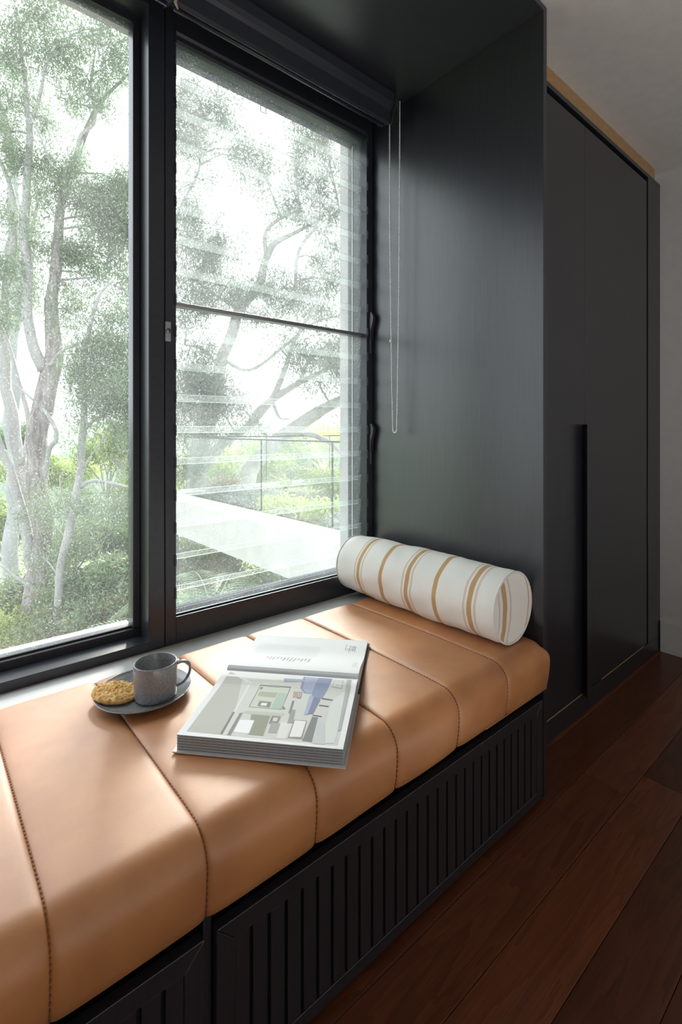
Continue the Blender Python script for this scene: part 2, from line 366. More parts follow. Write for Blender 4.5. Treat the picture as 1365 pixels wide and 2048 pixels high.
tube('key_barrel', [(.613,1.5415,1.466),(.613,1.537,1.466)], .0085, M['satin'], lk, 20)
box('keyhole', .6118, .6142, 1.5362, 1.5372, 1.461, 1.471, M['oakdark'], lk)
# sill strip between frame and cushion
c = boxes('trim_1', [(-1.25, 1.512, 1.40, 1.5495, .455, .478)], M['sill']); tag(c, kind='structure')
# ------------------------------------------------------------------ niche surround
sr = thing('window_seat_surround', 'black timber lining around the window seat, top and end panels', 'surround')
box('end_panel', 1.512, 1.5335, .781, 1.679, .002, 2.496, M['oak'], sr, .0012)
box('top_panel', -1.27, 1.512, .781, 1.679, 2.478, 2.496, M['oak'], sr, .0012)
box('end_panel', -1.27, -1.2505, .781, 1.679, .002, 2.478, M['oak'], sr, .0012)
# ------------------------------------------------------------------ bench with drawers
bn = thing('window_bench', 'low black timber window bench with vertically slatted drawer fronts', 'bench')
box('carcass', -1.25, 1.511, .815, 1.545, .003, .340, M['oakdark'], bn)
box('carcass_divider', .373, .388, .790, .815, .003, .340, M['oak'], bn)
def drawer(x0, x1, gaps):
    d = thing('drawer_front', None, None); d.parent = bn
    z0, z1, f = .014, .3165, .0345; y0 = .775
    q = lambda n, pts: mk(n, [(x, y0, z) for x, z in pts]+[(x, y0+.02, z) for x, z in pts], [(0,1,2,3), (7,6,5,4), (0,4,5,1), (1,5,6,2), (2,6,7,3), (3,7,4,0)], M['oak'], d)
    e = .0005
    def fr(pts):
        o = q('frame_rail', pts)
        bm = bmesh.new(); bm.from_mesh(o.data); bmesh.ops.recalc_face_normals(bm, faces=bm.faces)
        bmesh.ops.bevel(bm, geom=list(bm.edges), offset=.0009, segments=1, affect='EDGES'); bm.to_mesh(o.data); bm.free()
    fr([(x0+e, z1), (x1-e, z1), (x1-f-e, z1-f), (x0+f+e, z1-f)])
    fr([(x0+e, z0), (x0+f+e, z0+f*.8), (x1-f-e, z0+f*.8), (x1-e, z0)])
    fr([(x0, z0+e), (x0, z1-e), (x0+f, z1-f-e), (x0+f, z0+f*.8+e)])
    fr([(x1, z0+e), (x1-f, z0+f*.8+e), (x1-f, z1-f-e), (x1, z1-e)])
    box('backing', x0+.004, x1-.004, y0+.013, y0+.0185, z0+.01, z1-.01, M['oakdark'], d)
    a = x0+f
    for g in gaps+[x1-f+.003]:
        b = g-.0035
        if b-a > .004: box('slat', a+.0004, b, y0+.0015, y0+.0125, z0+f*.8+.0005, z1-f-.0005, M['oak'], d, .0008)
        a = g+.0035
    return d
drawer(.391, 1.4945, [.458+.03725*n for n in range(27)])
drawer(-.735, .369, [-.735+.067+.03725*n for n in range(27)])
# ------------------------------------------------------------------ cushion
cu = thing('seat_cushion', 'long tan leather bench cushion with stitched seams across it', 'cushion')
def crosssec():
    """(y,z,ny,nz) around the cushion from back bottom over the top to front bottom"""
    yb, yf, zb, zt = 1.442, .757, .345, .500
    P = []
    for z in np.linspace(zb, zt-.03, 4): P.append((yb, z, 1, 0))
    for t in np.linspace(0, PI/2, 7)[1:]: P.append((yb-.03+.03*math.cos(t), zt-.03+.03*math.sin(t), math.cos(t), math.sin(t)))
    rf = .060
    for y in np.linspace(yb-.03, yf+rf, 22)[1:-1]: P.append((y, zt+.004*math.sin(PI*(y-yf)/(yb-yf)), 0, 1))
    for t in np.linspace(0, PI/2, 12): P.append((yf+rf-rf*math.sin(t), zt-rf+rf*math.cos(t), -math.sin(t), math.cos(t)))
    for z in np.linspace(zt-rf, zb+.012, 6)[1:]: P.append((yf+.010*((zt-rf-z)/(zt-rf-zb))**2, z, -1, 0))
    P.append((yf+.016, zb+.004, -.7, -.7)); P.append((yf+.03, zb+.001, 0, -1)); P.append((yf+.08, zb, 0, -1))
    return P
CS = crosssec()
def panel(x0, x1, first=False, last=False):
    V = []; W_ = x1-x0; us = []
    for d in (0, .0015, .004, .008, .014, .024, .04, .065): us.append(d)
    us += list(np.linspace(.09, W_-.09, 4)); us += [W_-d for d in (.065, .04, .024, .014, .008, .004, .0015, 0)]
    us = sorted(set(round(q, 5) for q in us))
    seed = x0*13
    for u in us:
        ds = min(u if not first else 9, (W_-u) if not last else 9)
        ins = .0052*math.exp(-ds/.004)+.0038*math.exp(-ds/.022)
        if last:
            r = .035; q = max(0, r-(W_-u)); ins += r-math.sqrt(max(0, r*r-q*q))
            ins = min(ins, .03)
        for y, z, ny, nz in CS:
            nn = noise.noise(Vector((x0+u, y, z))*5+Vector((seed, 0, 0)))*.0022+noise.noise(Vector((x0+u, y, z))*14)*.0007
            xx = x0+u
            if last: xx += max(0, 1-(y-.757)/.022)*.030*max(0, 1-(W_-u)/.12) if y < .779 else 0
            V.append((xx, y-ny*(ins-nn), max(.3445, z-nz*(ins-nn))))
    n = len(CS); Fc = [(i*n+j, (i+1)*n+j, (i+1)*n+j+1, i*n+j+1) for i in range(len(us)-1) for j in range(n-1)]
    Fc += [((i)*n+n-1, (i+1)*n+n-1, (i+1)*n, i*n) for i in range(len(us)-1)]
    Fc.append(tuple(range(n))); k = (len(us)-1)*n; Fc.append(tuple(range(k+n-1, k-1, -1)))
    o = mk('leather_panel', V, Fc, M['leather'], cu, True)
    bm = bmesh.new(); bm.from_mesh(o.data); bmesh.ops.recalc_face_normals(bm, faces=bm.faces); bm.to_mesh(o.data); bm.free()
    return o
SE = [1.275-.2265*n for n in range(11)]
ends = [1.5075]+SE
for i in range(len(ends)-1): panel(ends[i+1], ends[i], last=(i == 0))
def stitch(x):
    V = []; Fc = []
    pts = []
    for (y, z, ny, nz), (y2, z2, ny2, nz2) in zip(CS, CS[1:]):
        L_ = math.hypot(y2-y, z2-z); k = max(1, int(L_/.0042))
        for i in range(k):
            t = i/k; a = Vector((0, ny+(ny2-ny)*t, nz+(nz2-nz)*t)).normalized()
            pts.append((y+(y2-y)*t-a.y*.0062, z+(z2-z)*t-a.z*.0062, a))
    for i, (y, z, a) in enumerate(pts[:-1]):
        if i % 2 or a.z < -.3: continue
        y2, z2, _ = pts[i+1]; o = len(V)
        n = a*.0009; d = Vector((0, y2-y, z2-z)).normalized()*.0004
        for q in (Vector((x-.0008, y, z)), Vector((x+.0008, y, z)), Vector((x+.0008, y2, z2)), Vector((x-.0008, y2, z2))):
            V.append(q-n*.5); V.append(q+n)
        Fc += [(o, o+2, o+4, o+6), (o+1, o+7, o+5, o+3), (o, o+1, o+3, o+2), (o+2, o+3, o+5, o+4), (o+4, o+5, o+7, o+6), (o+6, o+7, o+1, o)]
    mk('seam_stitching', V, Fc, M['thread'], cu)
for x in SE[:8]: stitch(x)
tube('edge_piping', [(1.18,.7725,.3485),(1.30,.7722,.3485),(1.42,.7722,.3485),(1.515,.7722,.3485)], .0016, M['leather'], cu, 6)
# ------------------------------------------------------------------ wardrobe
wd = thing('wardrobe', 'tall black timber wardrobe with two flush doors beside the window seat', 'wardrobe')
WY = .904
box('carcass', 1.56, 2.96, WY+.022, 1.60, .003, 2.40, M['oakdark'], wd)
box('side_panel', 1.5345, 1.552, WY+.001, 1.66, .003, 2.44, M['oak'], wd)
box('plinth', 1.5345, 2.985, WY, WY+.02, .002, .082, M['oak'], wd, .001)
box('top_rail', 1.5345, 2.985, WY, WY+.1, 2.422, 2.441, M['oak'], wd, .001)
box('side_stile', 2.812, 2.985, WY, WY+.02, .083, 2.4215, M['oak'], wd, .001)
box('toe_edge', 1.57, 2.09, WY+.001, WY+.012, .0825, .0862, M['mdf'], wd)
box('toe_edge', 2.258, 2.76, WY+.001, WY+.012, .0825, .0862, M['mdf'], wd)
box('door', 1.5535, 2.092, WY+.001, WY+.021, .0865, 2.397, M['oak'], wd, .001)
d2 = box('door', 2.0930, 2.793, WY+.001, WY+.021, .0865, 2.397, M['oak'], wd, .001)
hx0, hx1 = 2.052, 2.15
mk('pull_handle', [(hx0,WY-.026,.083),(hx0+.006,WY-.026,.083),(hx1,WY,.083),(hx0+.022,WY+.002,.083),(hx0,WY-.026,1.178),(hx0+.006,WY-.026,1.178),(hx1,WY,1.178),(hx0+.022,WY+.002,1.178)],
   [(0,1,2,3),(7,6,5,4),(0,4,5,1),(1,5,6,2),(2,6,7,3),(3,7,4,0)], M['oak'], wd)
c = box('trim_2', 1.545, 2.907, .9055, .93, 2.442, 2.4974, M['mdf']); tag(c, kind='structure')
c = box('trim_3', 2.907, 2.984, .932, .95, 2.442, 2.4974, M['wall']); tag(c, kind='structure')
# ------------------------------------------------------------------ roller blinds
def blind(x0, x1, label, chain):
    t = thing('roller_blind', label, 'blind', 'roller blinds above the window')
    prof = [(1.44,2.4775),(1.352,2.4775),(1.350,2.470),(1.356,2.440),(1.364,2.425),(1.372,2.415),(1.376,2.390),(1.379,2.372),(1.388,2.366),(1.392,2.368),(1.392,2.374),(1.44,2.40)]
    prism('blind_headbox', prof, x0, x1, M['alu'], t)
    tube('bottom_bar', [(x0+.004,1.412,2.374),(x1-.004,1.412,2.374)], .007, M['alu'], t, 10)
    prism('end_bracket', [(1.45,2.4777),(1.345,2.4777),(1.347,2.42),(1.372,2.364),(1.45,2.39)], x1, x1+.006, M['alu'], t)
    if chain:
        X = 1.462; pts = []
        ya, yb = 1.401, 1.346; zt = 2.44; zb = 1.158
        top = 2.447
        n1 = 190
        for i in range(n1):
            s = i/(n1-1); z = top-(top-zb)*s
            pts.append((X, ya-.018*s**2.2, z))
        yl, yr = ya-.018, yb+.016
        for i in range(1, 9):
            a = PI*i/9; pts.append((X, (yl+yr)/2+(yl-yr)/2*math.cos(a), zb-.013*math.sin(a)))
        for i in range(n1):
            s = 1-i/(n1-1); z = top-(top-zb)*s
            pts.append((X, yb+.016*s**2.2, z))
        bm = bmesh.new()
        bmesh.ops.create_icosphere(bm, subdivisions=1, radius=.0031)
        vv = np.array([v.co[:] for v in bm.verts]); ff = [[v.index for v in f.verts] for f in bm.faces]; bm.free()
        V = []; Fc = []
        for p in pts:
            o = len(V); V += [tuple(q) for q in vv+np.array(p)]; Fc += [tuple(o+i for i in f) for f in ff]
        ch = mk('beaded_chain', V, Fc, M['steel'], t, True); ch['kind'] = 'stuff'; ch['label'] = 'looped silver bead chain of the blind'
        tube('chain_cord', [p for p in pts[::6]]+[pts[-1]], .0007, M['steel'], t, 5)
        tube('chain_joiner', [(X, 1.397, 1.508), (X, 1.397, 1.517)], .004, M['steel'], t, 10)
        tube('sprocket', [(1.449, 1.405, 2.43), (1.475, 1.405, 2.43)], .030, M['alu'], t, 24)
    return t
blind(.575, 1.437, 'black roller blind above the louvre window with a bead chain', True)
blind(-1.24, .560, 'black roller blind above the large fixed pane', False)
wisp = tube('cobweb_scrap', [(.566,1.37,2.40),(.568,1.366,2.375),(.563,1.367,2.355),(.570,1.366,2.338)], [.004,.006,.004,.002], M['bag'], None, 6, .4)
tag(wisp, 'tan dried scrap hanging between the two roller blinds', 'scrap')
# ------------------------------------------------------------------ bolster
def stripemat(name, stripes, axis='X', bend=0):
    m = mat(name, (.78,.76,.71), .95); b = B(m); b.inputs['Sheen Weight'].default_value = .2
    tc = N(m,'ShaderNodeTexCoord'); sp = N(m,'ShaderNodeSeparateXYZ'); L(m, tc.outputs['Object'], sp.inputs[0])
    src = sp.outputs[axis]
    if bend:
        sq = N(m,'ShaderNodeMath', operation='POWER'); sq.inputs[1].default_value = 2; L(m, sp.outputs['Z'], sq.inputs[0])
        mu = N(m,'ShaderNodeMath', operation='MULTIPLY'); mu.inputs[1].default_value = bend; L(m, sq.outputs[0], mu.inputs[0])
        a = N(m,'ShaderNodeMath', operation='ADD'); L(m, src, a.inputs[0]); L(m, mu.outputs[0], a.inputs[1]); src = a.outputs[0]
    acc = None
    for c0, hw, st in stripes:
        s = N(m,'ShaderNodeMath', operation='SUBTRACT'); s.inputs[1].default_value = c0; L(m, src, s.inputs[0])
        ab = N(m,'ShaderNodeMath', operation='ABSOLUTE'); L(m, s.outputs[0], ab.inputs[0])
        lt = N(m,'ShaderNodeMath', operation='LESS_THAN'); lt.inputs[1].default_value = hw; L(m, ab.outputs[0], lt.inputs[0])
        ml = N(m,'ShaderNodeMath', operation='MULTIPLY'); ml.inputs[1].default_value = st; L(m, lt.outputs[0], ml.inputs[0])
        if acc is None: acc = ml.outputs[0]
        else:
            mx = N(m,'ShaderNodeMath', operation='MAXIMUM'); L(m, acc, mx.inputs[0]); L(m, ml.outputs[0], mx.inputs[1]); acc = mx.outputs[0]
    nz = N(m,'ShaderNodeTexNoise'); nz.inputs['Scale'].default_value = 500; L(m, tc.outputs['Object'], nz.inputs['Vector'])
    cw = N(m,'ShaderNodeMix'); cw.data_type = 'RGBA'; cw.inputs[6].default_value = (.80,.78,.73,1); cw.inputs[7].default_value = (.91,.89,.85,1); L(m, nz.outputs[0], cw.inputs[0])
    ct = N(m,'ShaderNodeMix'); ct.data_type = 'RGBA'; ct.inputs[6].default_value = (.44,.24,.08,1); ct.inputs[7].default_value = (.66,.40,.17,1); L(m, nz.outputs[0], ct.inputs[0])
    fx = N(m,'ShaderNodeMix'); fx.data_type = 'RGBA'; L(m, acc, fx.inputs[0]); L(m, cw.outputs[2], fx.inputs[6]); L(m, ct.outputs[2], fx.inputs[7])
    L(m, fx.outputs[2], b.inputs['Base Color'])
    bp = N(m,'ShaderNodeBump'); bp.inputs['Strength'].default_value = .25; bp.inputs['Distance'].default_value = .0006; L(m, nz.outputs[0], bp.inputs['Height']); L(m, bp.outputs[0], b.inputs['Normal'])
    return m
bo = thing('bolster_pillow', 'round cream linen bolster with tan stripes lying by the end panel', 'pillow')
A = Vector((1.402, .822, 0)); Bf = Vector((1.400, 1.532, 0)); LEN = (Bf-A).length; RB = .112
st = []
for y, k in ((.905,1), (1.038,0), (1.158,1), (1.282,0), (1.402,1)):
    s = y-.822
    st.append((s, .0085, .95))
    if k:
        for q in (-.0215, -.0175, .0175, .0215): st.append((s+q, .0011, .8))
fabm = stripemat('striped_linen_side', st)
prof = [(0, .955), (.006, .965), (.03, .985), (.10, 1.0), (.22, 1.015), (.36, 1.02), (.5, 1.015), (.60, 1.0), (.67, .98), (LEN-.006, .955), (LEN, .94)]
fine = []
for (a, ra), (b, rb) in zip(prof, prof[1:]):
    k = max(1, int((b-a)/.012))
    for i in range(k): fine.append((a+(b-a)*i/k, ra+(rb-ra)*i/k))
fine.append(prof[-1]); n = 72; V = []; Fc = []
for s, rr in fine:
    for j in range(n):
        t = 2*PI*j/n; d = noise.noise(Vector((s*9, math.cos(t)*2.2, math.sin(t)*2.2)))*.0045+noise.noise(Vector((s*30, math.cos(t)*3, math.sin(t)*3)))*.0018
        r = RB*rr+d*(1 if 0.01 < s < LEN-.01 else .3); z = r*math.sin(t)
        V.append((s, r*math.cos(t), max(z, -RB*.965)))
for i in range(len(fine)-1):
    for j in range(n): Fc.append((i*n+j, i*n+(j+1) % n, (i+1)*n+(j+1) % n, (i+1)*n+j))
mk('bolster_cover', V, Fc, fabm, bo, True)
capst = [(.030, .0135, .95), (-.002, .0012, .9), (-.0065, .0012, .9), (.062, .0012, .9), (.0665, .0012, .9), (-.097, .002, .9)]
capm = stripemat('striped_linen_end', capst, 'Y', -4.2)
for e, s0, sg in ((0, 0, -1), (1, LEN, 1)):
    V = [(s0+sg*-.010, 0, 0)]; Fc = []; R0 = RB*(.955 if e == 0 else .94)
    for i in range(1, 9):
        r = R0*i/8
        for j in range(48):
            t = 2*PI*j/48; V.append((s0-sg*.010*(1-(i/8)**2)+.002*noise.noise(Vector((i, t, e))), r*math.cos(t), max(r*math.sin(t), -RB*.965)))
    for j in range(48): Fc.append((0, 1+j, 1+(j+1) % 48))
    for i in range(7):
        for j in range(48): Fc.append((1+i*48+j, 1+(i+1)*48+j, 1+(i+1)*48+(j+1) % 48, 1+i*48+(j+1) % 48))
    mk('bolster_end', V, Fc, capm, bo, True)
    tube('piping', [(s0, (R0+.001)*math.cos(t), max((R0+.001)*math.sin(t), -RB*.95)) for t in np.linspace(0, 2*PI, 61)], .0034, M['piping'], bo, 8, caps=False)
bo.location = (A.x, A.y, .5045+RB*.965); bo.rotation_euler = (0, 0, math.atan2(Bf.y-A.y, Bf.x-A.x))
# ------------------------------------------------------------------ plate, cookie, mug
ZT = .5035
pl = lathe('side_plate', [(.0,.0),(.055,.0),(.058,.003),(.085,.007),(.104,.0135),(.1115,.0185),(.1128,.0205),(.1115,.0213),(.1095,.0200),(.102,.0150),(.085,.0100),(.066,.0070),(.060,.0058),(.03,.0054),(.0,.0054)][0:15], M['ceramic'], None, 96, (.436,1.252,ZT))
tag(pl, 'round grey glazed side plate under the mug and biscuit', 'plate')
mu = thing('coffee_mug', 'speckled grey ceramic mug standing on the plate', 'mug')
R_ = .0505; Hm = .086
lathe('mug_body', [(0,0),(.040,0),(.0455,.002),(.0490,.007),(.0497,.014),(R_,.05),(R_,Hm-.002),(R_-.0008,Hm),(R_-.0030,Hm),(R_-.0042,Hm-.002),(R_-.0046,.02),(.040,.008),(0,.0065)], M['ceramic'], mu, 96)
hp = spline([(.0485,.074),(.060,.0775),(.0755,.073),(.0805,.058),(.076,.041),(.064,.027),(.0490,.020)], 6)
V = []; Fc = []; k = 10
for i, p in enumerate(hp):
    a = hp[min(i+1, len(hp)-1)]-hp[max(i-1, 0)]; a /= np.linalg.norm(a); nn = np.array((-a[1], a[0]))
    for j in range(k):
        t = 2*PI*j/k; V.append((p[0]+nn[0]*.0034*math.cos(t), .0072*math.sin(t), p[1]+nn[1]*.0034*math.cos(t)))
for i in range(len(hp)-1):
    for j in range(k): Fc.append((i*k+j, i*k+(j+1) % k, (i+1)*k+(j+1) % k, (i+1)*k+j))
mk('mug_handle', V, Fc, M['ceramic'], mu, True)
mu.location = (.453, 1.219, ZT+.0060); mu.rotation_euler = (0, 0, math.radians(-22))
V = []; Fc = []; n = 90; rings = 26
def lump(x, y): 
    p = Vector((x*75, y*75, 3.1)); return (noise.noise(p)*.0045+abs(noise.noise(p*2.0))*.0075+noise.noise(p*4.5)*.0022)
V.append((0, 0, .0105+lump(0, 0)))
for i in range(1, rings+1):
    q = i/rings
    for j in range(n):
        t = 2*PI*j/n; R1 = .0535*(1+.035*noise.noise(Vector((math.cos(t)*2.5, math.sin(t)*2.5, 7)))+.03*noise.noise(Vector((math.cos(t)*9, math.sin(t)*9, 2))))
        r = R1*min(1, q*1.06) if q < .95 else R1*(1+.004-(q-.95)*.2); x, y_ = r*math.cos(t), r*math.sin(t)
        z = .0105*(1-q**5*.55)+.0015*(1-q*q) if q < .95 else .0105*.45*(1-(q-.95)/.05)*1
        V.append((x, y_, z+lump(x, y_)*(1 if q < .9 else (1-q)/.1)))
for j in range(n): Fc.append((0, 1+j, 1+(j+1) % n))
for i in range(rings-1):
    for j in range(n): Fc.append((1+i*n+j, 1+(i+1)*n+j, 1+(i+1)*n+(j+1) % n, 1+i*n+(j+1) % n))
Fc.append(tuple(1+(rings-1)*n+j for j in range(n-1, -1, -1)))
ck = mk('oat_biscuit', V, Fc, M['cookie'], None, True, (.379, 1.282, ZT+.0125))
ck.rotation_euler = (math.radians(4), math.radians(7), .3)
tag(ck, 'knobbly golden oat biscuit on the grey plate beside the mug', 'biscuit')
# ------------------------------------------------------------------ open book
bk = thing('open_book', 'large open hardcover book lying on the tan cushion', 'book')
e2a = math.radians(41.3); E2 = Vector((math.cos(e2a), math.sin(e2a), 0)); E1 = Vector((math.sin(e2a), -math.cos(e2a), 0))
O = Vector((.403, .993, .5045))
BL, HALF = .354, .283
def bp(a, b, z): return O+E1*a+E2*b+Vector((0, 0, z))     # a along the near edge, b across towards the window side
def top(b):
    """page surface height across the spread (b=0 near edge)"""
    if b <= HALF:
        q = b/HALF; z = .034+.0045*math.exp(-((q-.88)/.09)**2)
        return z-.010*max(0, (q-.95)/.05)**2
    q = (b-HALF)/HALF
    if q < .05: return .0285+.012*math.sin(q/.05*PI/2)
    t = min(1, (q-.05)/.62); s = t*t*(3-2*t)
    return .0405*(1-s)+.0125*s
def sheet(name, a0, a1, b0, b1, z, m, nb=1, th=None):
    V = []; Fc = []
    bs = np.linspace(b0, b1, nb+1)
    for b in bs:
        zt = z(b) if callable(z) else z
        for a in (a0, a1): V.append(bp(a, b, zt))
    for i in range(nb): Fc.append((2*i, 2*i+2, 2*i+3, 2*i+1))
    return mk(name, V, Fc, m, bk, nb > 1)
def slab(name, a0, a1, b0, b1, z0, z1, m, nb=1):
    V = []; Fc = []
    for b in np.linspace(b0, b1, nb+1):
        q0 = z0(b) if callable(z0) else z0; q1 = z1(b) if callable(z1) else z1
        for a in (a0, a1): V.append(bp(a, b, q0)); V.append(bp(a, b, q1))
    for i in range(nb):
        o = 4*i; Fc += [(o, o+4, o+6, o+2), (o+1, o+3, o+7, o+5), (o, o+1, o+5, o+4), (o+2, o+6, o+7, o+3)]
    o = 4*nb; Fc += [(0, 2, 3, 1), (o, o+1, o+3, o+2)]
    return mk(name, V, Fc, m, bk)
slab('cover_board', 0, BL, 0, HALF-.012, 0, .0028, M['cover'])
slab('cover_board', 0, BL, HALF+.012, 2*HALF, 0, .0028, M['coverblack'])
slab('spine_board', 0, BL, HALF-.011, HALF+.011, 0, .0026, M['coverblack'])
m_ = .006
for i in range(15):
    z0 = .0032+i*.00200; 
    slab('page_leaf', m_, BL-m_, m_+.0016*math.sin(i*2.3)*.5, HALF, z0, z0+.0004, M['page'], 1)
slab('page_block', m_+.0006, BL-m_-.0006, m_+.0014, HALF, .003, .0325, M['pagedge'])
slab('page_block', m_, BL-m_, HALF, 2*HALF-m_, .003, lambda b: top(b)-.0006, M['page'], 40)
slab('open_page', m_, BL-m_, m_, HALF, .0331, top, M['page'], 40)
slab('open_page', m_, BL-m_, HALF, 2*HALF-m_, lambda b: top(b)-.0005, top, M['page'], 40)
PL, PW = BL-2*m_, HALF-m_
inkc = {}
def ink(col):
    key = tuple(col)
    if key not in inkc: inkc[key] = mat('printed_ink_%d' % len(inkc), tuple(q**1.45 for q in col), .65, Specular_IOR_Level=.12)
    return inkc[key]
hgt = [0]
def patch(poly, col, z=None):
    """flat print on the near page; poly in page fractions (s along edge, t towards gutter)"""
    hgt[0] += 1; dz = .00012+hgt[0]*.000012
    bm = bmesh.new(); f = bm.faces.new([bm.verts.new((s, t, 0)) for s, t in poly])
    ts = [t for _, t in poly]
    for c0 in np.arange(.05, 1, .05):
        if min(ts) < c0 < max(ts):
            bmesh.ops.bisect_plane(bm, geom=list(bm.verts)+list(bm.edges)+list(bm.faces), plane_co=(0, c0, 0), plane_no=(0, 1, 0))
    for v in bm.verts:
        b = m_+v.co.y*PW; v.co = bp(m_+v.co.x*PL, b, top(b)+dz)
    for f in bm.faces:
        f.normal_update()
        if f.normal.z < 0: f.normal_flip()
    me = bpy.data.meshes.new('p'); bm.to_mesh(me); bm.free(); return me, col
PR = [
 ([(.045,.045),(.966,.035),(.966,.965),(.045,.955)], (.66,.67,.65)),
 ([(.045,.045),(.259,.043),(.261,.344),(.171,.838),(.055,.955),(.045,.955)], (.56,.565,.54)),
 ([(.055,.955),(.16,.83),(.24,.83),(.6,.86),(.966,.87),(.966,.965)], (.72,.73,.72)),
 ([(.17,.85),(.25,.80),(.262,.34),(.252,.34),(.236,.78),(.16,.84)], (.74,.745,.73)),
 ([(.247,.341),(.262,.34),(.271,.046),(.255,.046)], (.32,.32,.31)),
 ([(.296,.335),(.316,.332),(.323,.04),(.299,.044)], (.36,.36,.34)),
 ([(.323,.784),(.546,.785),(.552,.423),(.330,.422)], (.30,.31,.29)),
 ([(.328,.776),(.541,.776),(.547,.431),(.335,.430)], (.63,.66,.60)),
 ([(.37,.782),(.466,.784),(.469,.731),(.38,.731)], (.42,.44,.38)),
 ([(.343,.667),(.472,.673),(.471,.587),(.346,.597)], (.50,.52,.44)),
 ([(.379,.525),(.462,.522),(.469,.44),(.383,.446)], (.34,.35,.32)),
 ([(.40,.50),(.44,.50),(.44,.46),(.40,.46)], (.78,.78,.77)),
 ([(.477,.674),(.542,.665),(.55,.433),(.478,.438)], (.52,.60,.56)),
 ([(.335,.74),(.352,.74),(.352,.70),(.337,.70)], (.35,.36,.33)),
 ([(.34,.373),(.584,.374),(.582,.332),(.301,.336)], (.60,.60,.55)),
 ([(.374,.328),(.5,.327),(.516,.068),(.418,.072)], (.40,.42,.36)),
 ([(.323,.244),(.414,.252),(.424,.083),(.329,.088)], (.83,.84,.86)),
 ([(.509,.329),(.569,.329),(.569,.233),(.513,.22)], (.36,.36,.35)),
 ([(.525,.31),(.555,.31),(.555,.26),(.527,.26)], (.66,.66,.64)),
 ([(.526,.243),(.582,.236),(.587,.113),(.534,.11)], (.48,.48,.46)),
 ([(.587,.257),(.659,.255),(.65,.055),(.597,.06)], (.74,.74,.73)),
 ([(.659,.30),(.742,.30),(.75,.07),(.664,.07)], (.38,.38,.37)),
 ([(.664,.295),(.736,.293),(.740,.096),(.67,.087)], (.79,.79,.79)),
 ([(.764,.359),(.801,.358),(.812,.049),(.753,.053)], (.33,.34,.34)),
 ([(.802,.348),(.855,.282),(.89,.033),(.819,.033)], (.62,.64,.66)),
 ([(.86,.62),(.945,.80),(.945,.06),(.89,.05),(.86,.30)], (.70,.72,.71)),
 ([(.473,.881),(.62,.889),(.625,.853),(.482,.832)], (.45,.48,.58)),
 ([(.604,.992),(.821,.998),(.818,.896),(.788,.631),(.716,.637),(.708,.692),(.655,.691),(.615,.76)], (.36,.40,.53)),
 ([(.62,.98),(.72,.99),(.705,.70),(.66,.70),(.63,.76)], (.46,.50,.62)),
 ([(.697,.666),(.78,.618),(.763,.4),(.708,.376)], (.30,.33,.46)),
 ([(.697,.666),(.73,.65),(.73,.38),(.708,.376)], (.48,.52,.64)),
 ([(.786,.642),(.864,.626),(.865,.611),(.789,.62)], (.24,.25,.28)),
 ([(.782,.535),(.847,.528),(.849,.514),(.784,.518)], (.24,.25,.28)),
 ([(.765,.39),(.825,.378),(.822,.365),(.762,.375)], (.24,.25,.28)),
 ([(.579,.709),(.606,.704),(.616,.62),(.588,.614)], (.62,.42,.38)),
 ([(.609,.704),(.638,.704),(.644,.609),(.618,.607)], (.30,.31,.30)),
 ([(.613,.695),(.622,.695),(.626,.618),(.622,.617)], (.66,.66,.64)),
 ([(.627,.695),(.634,.695),(.639,.62),(.632,.618)], (.66,.66,.64)),
 ([(.596,.564),(.61,.563),(.621,.376),(.606,.379)], (.34,.35,.35)),
 ([(.615,.438),(.643,.434),(.659,.255),(.625,.246)], (.44,.45,.45)),
 ([(.55,.48),(.575,.44),(.56,.43),(.545,.45)], (.34,.36,.33)),
 ([(.831,.917),(.904,.923),(.902,.795),(.832,.815)], (.58,.59,.57)),
 ([(.838,.905),(.897,.910),(.895,.805),(.838,.822)], (.68,.69,.68)),
 ([(.925,.958),(.956,.96),(.962,.214),(.945,.208)], (.52,.53,.52)),
]
ph = thing('printed_photograph', None, None); ph.parent = bk
me_all = bmesh.new(); mats = []
res = bpy.data.meshes.new('printed_photograph')
for poly, col in PR:
    me, col = patch(poly, col)
    m = ink(col)
    if m.name not in [q.name for q in mats]: mats.append(m)
    idx = [q.name for q in mats].index(m.name)
    k0 = len(me_all.faces); me_all.from_mesh(me); me_all.faces.ensure_lookup_table()
    for f in me_all.faces[k0:]: f.material_index = idx
    bpy.data.meshes.remove(me)
me_all.to_mesh(res); me_all.free()
for m in mats: res.materials.append(m)
bpy.data.objects.remove(ph)
ph = bpy.data.objects.new('printed_photograph', res); COL.objects.link(ph); ph.parent = bk
ph['label'] = 'printed interior photograph on the near page'
# faint text lines and small drawing on the far page
V = []; Fc = []
def dash(a0, a1, b0, b1):
    o = len(V)
    for a, b in ((a0, b0), (a1, b0), (a1, b1), (a0, b1)): V.append(bp(a, b, top(b)+.0003))
    Fc.append((o, o+1, o+2, o+3))
for i in range(34):                    # body text : lines run across the page (b), packed along a
    a = .03+i*.0055
    b = HALF+.135
    while b < HALF+.215:
        w_ = random.uniform(.004, .010); dash(a, a+.0010, b, min(b+w_, HALF+.215)); b += w_+.003
mk('body_text', V, Fc, ink((.62,.62,.64)), bk)['kind'] = 'stuff'
V = []; Fc = []
for i, ln in enumerate((.018,.032,.030,.022,.016,.036,.030,.044,.034,.024,.030,.026,.038)):
    a = .085+i*.0098; b = HALF+.112-random.uniform(0,.006)
    while ln > 0:
        w_ = .0026; dash(a, a+.0042, b-w_, b); dash(a+.0012, a+.0022, b-w_-.0008, b-w_); b -= w_+.0022; ln -= w_+.0022
